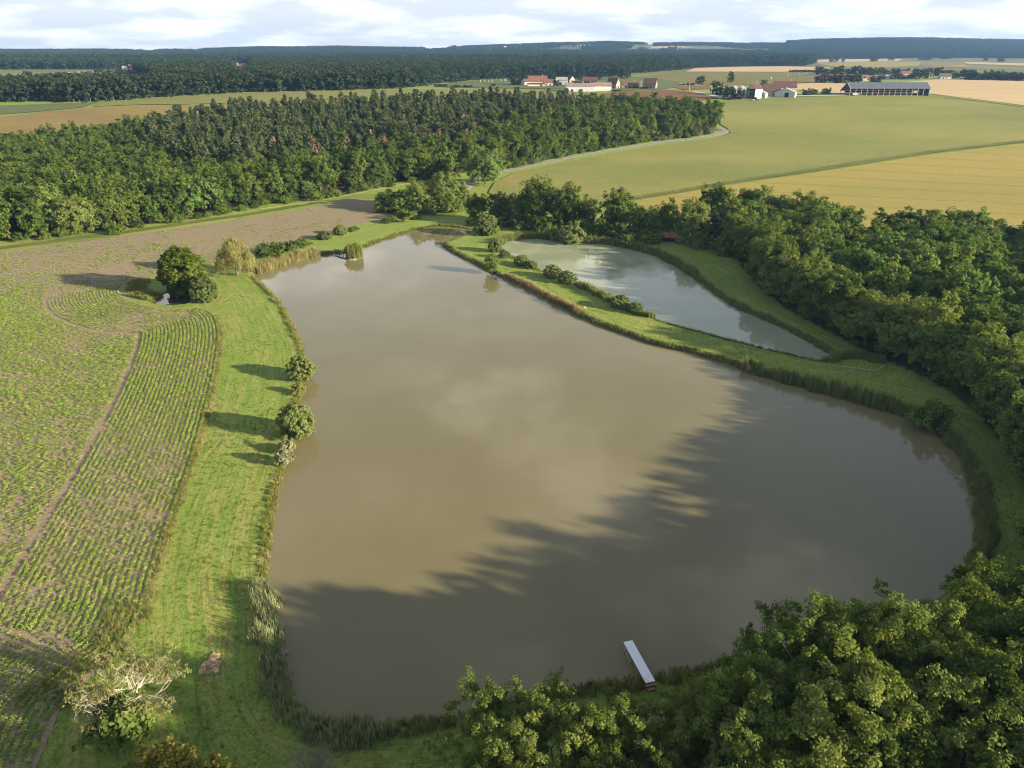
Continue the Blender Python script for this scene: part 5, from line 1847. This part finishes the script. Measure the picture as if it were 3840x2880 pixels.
house('low_cottage', 'low long cottage with a faded red roof', 1362, 191, 34, 8, 3.2, 6.6, -0.08, 'cream_wall', 'tile_red', openings=[WIN('F', -0.3), DOOR('F', -0.05), WIN('F', 0.2)], chimney=True)
house('end_house', 'brown-roofed stone house at the right end of the village', 1406, 192, 27, 10, 4.4, 9.8, -0.35, 'stone_wall', 'tile_brown', openings=[WIN('F', -0.2), DOOR('F', 0.1), WIN('R', 0.1)], chimney=True)
# the farm
house('silo_barn', 'tall white barn with a maroon roof and an open front of silos', 1631, 214, 24, 9.5, 8.2, 11.0, 0.62, 'white_sheet', 'tile_maroon', cat='barn', openings=[('door', 'L', 0.0, 8.2, 0.1, 8.4, 'dark_open'), ('silo', 'L', -0.2, 2.4, 1.6, 7.2, 'white_paint'), ('silo', 'L', 0.2, 2.4, 1.6, 7.2, 'metal_grey')])  # dark slab over the solid gable paints the shade inside the open front
house('white_garage', 'low white garage with a wide shutter on the farm', 1647, 213, 15, 9, 4.4, 6.2, 0.95, 'white_sheet', 'sheet_grey', cat='garage', openings=[('shutter', 'L', 0.0, 7.4, 0.3, 3.6, 'sheet_grey'), ('shutter_panel', 'L', 0.0, 7.0, 2.6, 3.3, 'cream_wall')])
house('brown_farmhouse', 'steep brown-roofed house between the white farm buildings', 1668, 208, 36, 11, 4.2, 10.2, -0.12, 'cream_wall', 'tile_brown', openings=[DOOR('F', 0.3), WIN('F', 0.1), WIN('R', 0.0)])
house('white_workshop', 'broad white workshop with a dark doorway at the right of the farm', 1703, 212, 18, 17, 4.6, 8.0, 1.05, 'white_sheet', 'sheet_grey', cat='barn', openings=[('door', 'L', -0.1, 3.4, 0.1, 4.4, 'dark_open')])
house('red_farmhouse', 'long red-roofed house at the back of the farm', 1697, 200, 46, 10, 4.6, 9.8, -0.06, 'cream_wall', 'tile_maroon', openings=[WIN('R', 0.0), WIN('F', 0.3)], chimney=True)
house('grey_store', 'grey-roofed store behind the farm conifers', 1596, 205, 26, 11, 5.0, 7.5, 0.3, 'grey_wall', 'sheet_grey', cat='barn')
# farther houses
house('white_cottage', 'white cottage with an orange roof alone at the field edge', 2044, 171, 22, 9, 3.6, 6.8, -0.12, 'white_paint', 'tile_red', openings=[WIN('F', 0.0), DOOR('F', -0.25), WIN('L', 0)])
house('hidden_villa', 'pinkish house half hidden by hedge trees behind the shed', 1870, 174, 16, 8, 3.4, 6.4, 0.1, 'cream_wall', 'tile_red', openings=[WIN('F', 0.1)])
house('hidden_bungalow', 'pale bungalow glimpsed between two hedge clumps', 1922, 171, 15, 8, 3.0, 5.2, 0.0, 'white_sheet', 'sheet_grey', openings=[WIN('F', 0.1)])
house('roof_among_trees', 'red roof barely showing above the round hedge', 1958, 166, 22, 8, 4.5, 7.5, 0.0, 'cream_wall', 'tile_red')
house('hamlet_house', 'white-walled house with a red roof in the far forest clearing', 526, 145, 14, 10, 4.5, 9.5, -0.15, 'white_paint', 'tile_red', z_off=-2)
house('hamlet_gable', 'white gable left of the red-roofed house in the far clearing', 512, 145, 7, 8, 4.5, 10.5, 1.2, 'white_paint', 'tile_red', z_off=-2)
house('far_red_roof', 'tiny red roof among the trees at the far left', 174, 148, 9, 9, 5, 10, 0.0, 'cream_wall', 'tile_red', z_off=-2)
house('far_white_house', 'tiny white house at the end of the far left hedge', 268, 151.5, 9, 9, 4.5, 9, 0.2, 'white_paint', 'sheet_grey', z_off=-2)
house('far_pink_house', 'tiny pinkish house right of the far left white one', 281, 150.5, 7, 9, 6, 11, 0.4, 'cream_wall', 'tile_red', z_off=-2)
house('hill_house', 'white house with a red roof on the far hillside', 1054, 113.5, 13, 14, 8, 14, 0.0, 'white_paint', 'tile_red')
house('hill_cottage', 'tiny white cottage higher on the far hillside', 1091, 107, 6, 12, 8, 14, 0.4, 'white_paint', 'sheet_grey')

# the long open shed ---------------------------------------------------------
s0, s1 = P(1834, 207.5), P(2006, 207.0)
sh = empty('open_shed', ((s0.x + s1.x) / 2, (s0.y + s1.y) / 2, (s0.z + s1.z) / 2 - 0.2), math.atan2(s1.y - s0.y, s1.x - s0.x), 'long open-sided farm shed with a slate grey roof', 'shed')
SL = (s1 - s0).length
print('shed', SL)
x = SL / 2
RH, EH, BH, RY, BY = 10.8, 6.4, 3.6, 7.0, 19.0
roof_f = MB().add([(-x - .4, -0.6, EH - .3), (x + .4, -0.6, EH - .3), (x + .4, RY, RH), (-x - .4, RY, RH), (-x - .4, -0.6, EH), (x + .4, -0.6, EH), (x + .4, RY, RH + .3), (-x - .4, RY, RH + .3)],
                  [(3, 2, 1, 0), (4, 5, 6, 7), (0, 1, 5, 4), (1, 2, 6, 5), (3, 0, 4, 7)])
roof_f.build('front_roof', 'sheet_slate', sh)
MB().add([(-x - .4, RY, RH), (x + .4, RY, RH), (x + .4, BY, BH), (-x - .4, BY, BH), (-x - .4, RY, RH + .3), (x + .4, RY, RH + .3), (x + .4, BY, BH + .3), (-x - .4, BY, BH + .3)],
         [(3, 2, 1, 0), (4, 5, 6, 7), (2, 3, 7, 6), (1, 2, 6, 5), (3, 0, 4, 7)]).build('back_roof', 'sheet_slate', sh)
for sx in (-1, 1):
    MB().prism([(0, 0)], 0, 0) if False else None
    X = sx * (x + 0.42)
    MB().add([(X, -0.7, EH - .3), (X, -0.7, EH + .1), (X, RY, RH + .4), (X, RY, RH), (X - sx * .25, -0.7, EH - .3), (X - sx * .25, -0.7, EH + .1), (X - sx * .25, RY, RH + .4), (X - sx * .25, RY, RH)],
             [(0, 1, 2, 3), (7, 6, 5, 4), (1, 5, 6, 2), (0, 4, 5, 1), (0, 3, 7, 4)]).build('barge_board', 'white_paint', sh)
MB().add([(x - .1, 0, 0), (x - .1, BY, 0), (x - .1, BY, BH), (x - .1, RY, RH), (x - .1, 0, EH)], [(0, 1, 2, 3, 4)]).build('end_wall', 'sheet_slate', sh)
MB().add([(-x + .1, 1, EH - 1.2), (-x + .1, RY, RH - .1), (-x + .1, BY, BH)], [(0, 1, 2)]).build('gable_panel', 'dark_wood', sh)
MB().box((0, BY - 0.3, 2.75), (SL - 8, 0.12, 1.6)).build('back_panel', 'dark_wood', sh)
MB().box((0, -0.4, EH - 0.12), (SL, 0.2, 0.3)).build('eave_beam', 'metal_grey', sh)
for k in range(15):
    MB().box((-x + 0.3 + k * (SL - 0.6) / 14, 0, EH / 2 - 0.3), (0.32, 0.32, EH)).build('post', 'metal_grey', sh)
    MB().box((-x + 0.3 + k * (SL - 0.6) / 14, BY - 0.2, BH / 2 - 0.3), (0.25, 0.25, BH)).build('back_post', 'metal_grey', sh)
MB().box((0, 9, 0.05), (SL - 1, 18, 0.1)).build('floor_slab', 'concrete', sh)


def in_shed(name, label, cat, lx, ly, build):
    e = empty(name, sh.matrix_basis @ Vector((lx, ly, 0.12)), sh.rotation_euler.z, label, cat)
    build(e)


def trailer(e):
    MB().box((0, 0, 1.5), (5.5, 2.3, 1.6)).build('body', 'white_sheet', e)
    MB().box((0, 0, 0.62), (5.2, 1.0, 0.18)).build('chassis', 'metal_grey', e)
    for a in (-1.2, 0.2):
        for s in (-1, 1):
            MB().tube([(a, s * 0.85, 0.5), (a, s * 1.1, 0.5)], 0.5, 12).build('wheel', 'tyre', e)


def bales(e):
    MB().tube([(-0.6, 0, 0.65), (0.6, 0, 0.65)], 0.65, 14).build('bale', 'bale', e)


in_shed('farm_trailer', 'pale box trailer under the left end of the open shed', 'trailer', -x + 6.5, 2.0, trailer)
for k, lx in enumerate(np.linspace(-x + 16, x - 14, 16)):
    for j in range(1 + k % 2):
        e = empty('round_bale', sh.matrix_basis @ Vector((lx, 9 + (k * 37 % 5), 0.12 + j * 1.22)), sh.rotation_euler.z + 0.3 * (k % 3), 'round bale stored under the long open shed', 'bale', 'bales under the open shed')
        bales(e)

# tractor in the green field -------------------------------------------------
q = P(1633, 217.3)
tr = empty('tractor', q, 0.3, 'tiny red tractor at work in front of the white barns', 'tractor')
MB().box((0.9, 0, 1.25), (2.0, 0.9, 0.8)).box((0.9, 0, 0.85), (2.2, 0.6, 0.3)).build('bonnet', 'tractor_red', tr)
MB().box((-0.7, 0, 1.9), (1.5, 1.5, 1.4)).build('cab', 'dark_open', tr)
MB().box((-0.7, 0, 2.68), (1.7, 1.7, 0.14)).build('cab_roof', 'tractor_red', tr)
for s in (-1, 1):
    w_ = MB().tube([(-0.9, s * 0.75, 0.85), (-0.9, s * 1.2, 0.85)], 0.85, 16).build('rear_wheel', 'tyre', tr)
    w_ = MB().tube([(1.5, s * 0.7, 0.55), (1.5, s * 1.0, 0.55)], 0.55, 14).build('front_wheel', 'tyre', tr)
MB().box((-3.2, 0, 0.7), (2.2, 3.0, 0.5)).box((-2.0, 0, 0.7), (0.8, 0.2, 0.2)).build('implement', 'metal_grey', tr)


# poles, posts and masts ------------------------------------------------------
def pole(name, label, cat, u, v, hpx, r=0.14, mat='concrete', arm=True, group=None):
    p_ = P(u, v)
    h = metres(hpx, p_)
    e = empty(name, p_, 0, label, cat, group)
    MB().tube([(0, 0, -0.5), (0, 0, h)], [r * 1.4, r], 8).build('shaft', mat, e)
    if arm:
        MB().box((0, 0, h - 0.4), (2.2, 0.16, 0.16)).build('crossarm', mat, e)
    return e


for i, (u, v, h) in enumerate(sorted([(1384, 189, 13), (1489, 194, 14), (1481, 186, 8), (1331, 178, 8), (2006, 170, 13), (2055, 168, 10)])):
    pole('utility_pole', nth(i) + ' pale utility pole from the left between village and cottage', 'pole', u, v, h, 0.2, group='utility poles')
for i, (u, v, h) in enumerate([(1634, 184, 8), (1665, 171, 5), (1703, 165, 4.5), (1727, 162, 4), (1742, 160, 3)]):
    pole('irrigation_post', nth(i) + ' white post from the left in the olive field', 'post', u, v, h, 0.5, 'white_paint', False, group='white posts of the olive field')
for i, (u, v, h) in enumerate([(1038, 178, 5), (1047, 176, 3.5), (1056, 178, 4), (1063, 177, 4), (1083, 175, 3), (1091, 176, 6)]):
    pole('meadow_post', nth(i) + ' pale post from the left in the village meadow', 'post', u, v, h, 0.35, 'white_paint', False, group='pale posts of the village meadow')
pole('radio_mast', 'taller thin radio mast on the crest of the far hill', 'mast', 1583.5, 95, 16, 1.0, 'metal_grey', False)
pole('radio_mast', 'shorter thin radio mast left on the crest of the far hill', 'mast', 1410, 94, 12, 0.9, 'metal_grey', False)
for i, (u, v, h) in enumerate([(1537, 121, 9), (1621, 121, 10), (1757, 120, 10), (1904, 121, 9), (2034, 122, 9)]):
    pole('power_pylon', nth(i) + ' grey power pylon from the left before the dark hill', 'pylon', u, v, h, 0.5, 'metal_grey', True, group='pylons before the dark hill')

# the red-roofed hut ----------------------------------------------------------
h0 = P(1444, 526)
hut = empty('hut', (h0.x, h0.y + 1.2, 0), -0.22, 'dark open hut with a red roof under the trees by the upper pond', 'hut')
MB().box((0, 1.1, 0.95), (5.2, 0.1, 2.3)).build('back_wall', 'dark_wood', hut)
for s in (-1, 1):
    MB().box((s * 2.6, 0, 0.95), (0.1, 2.3, 2.3)).build('side_wall', 'dark_wood', hut)
    MB().box((s * 2.5, -1.2, 1.0), (0.14, 0.14, 2.2)).build('post', 'old_wood', hut)
MB().box((0, -1.1, 0.55), (4.8, 0.12, 0.14)).build('bench_rail', 'old_wood', hut)
MB().box((0, 0, 0.02), (5.4, 3.0, 0.1)).build('floor_slab', 'concrete', hut)
MB().add([(-3.1, -1.9, 2.0), (3.1, -1.9, 2.0), (3.1, 0.3, 3.3), (-3.1, 0.3, 3.3), (-3.1, -1.9, 2.12), (3.1, -1.9, 2.12), (3.1, 0.3, 3.42), (-3.1, 0.3, 3.42)], [(3, 2, 1, 0), (4, 5, 6, 7), (0, 1, 5, 4), (1, 2, 6, 5), (3, 0, 4, 7)]).build('front_roof', 'tile_red', hut)
MB().add([(-3.1, 1.6, 2.2), (3.1, 1.6, 2.2), (3.1, 0.3, 3.3), (-3.1, 0.3, 3.3), (-3.1, 1.6, 2.32), (3.1, 1.6, 2.32), (3.1, 0.3, 3.42), (-3.1, 0.3, 3.42)], [(0, 1, 2, 3), (7, 6, 5, 4), (4, 5, 1, 0), (5, 6, 2, 1), (7, 4, 0, 3)]).build('back_roof', 'tile_red', hut)

# ------------------------------------------------------------------ haze
hz, hn, hl = new_mat('haze')
ho = hn.new('ShaderNodeOutputMaterial')
pv = hn.new('ShaderNodeVolumePrincipled')
pv.inputs['Color'].default_value = (0.28, 0.53, 1.0, 1)
pv.inputs['Density'].default_value = 0.00008
pv.inputs['Anisotropy'].default_value = 0.2
hl.new(pv.outputs[0], ho.inputs['Volume'])
MATS['haze'] = hz
hb = MB().box((0, 2400, 90), (10400, 6200, 190)).build('haze', 'haze')
tag(hb, 'thin summer haze over the countryside', kind='stuff')
print('objects', len(bpy.data.objects))
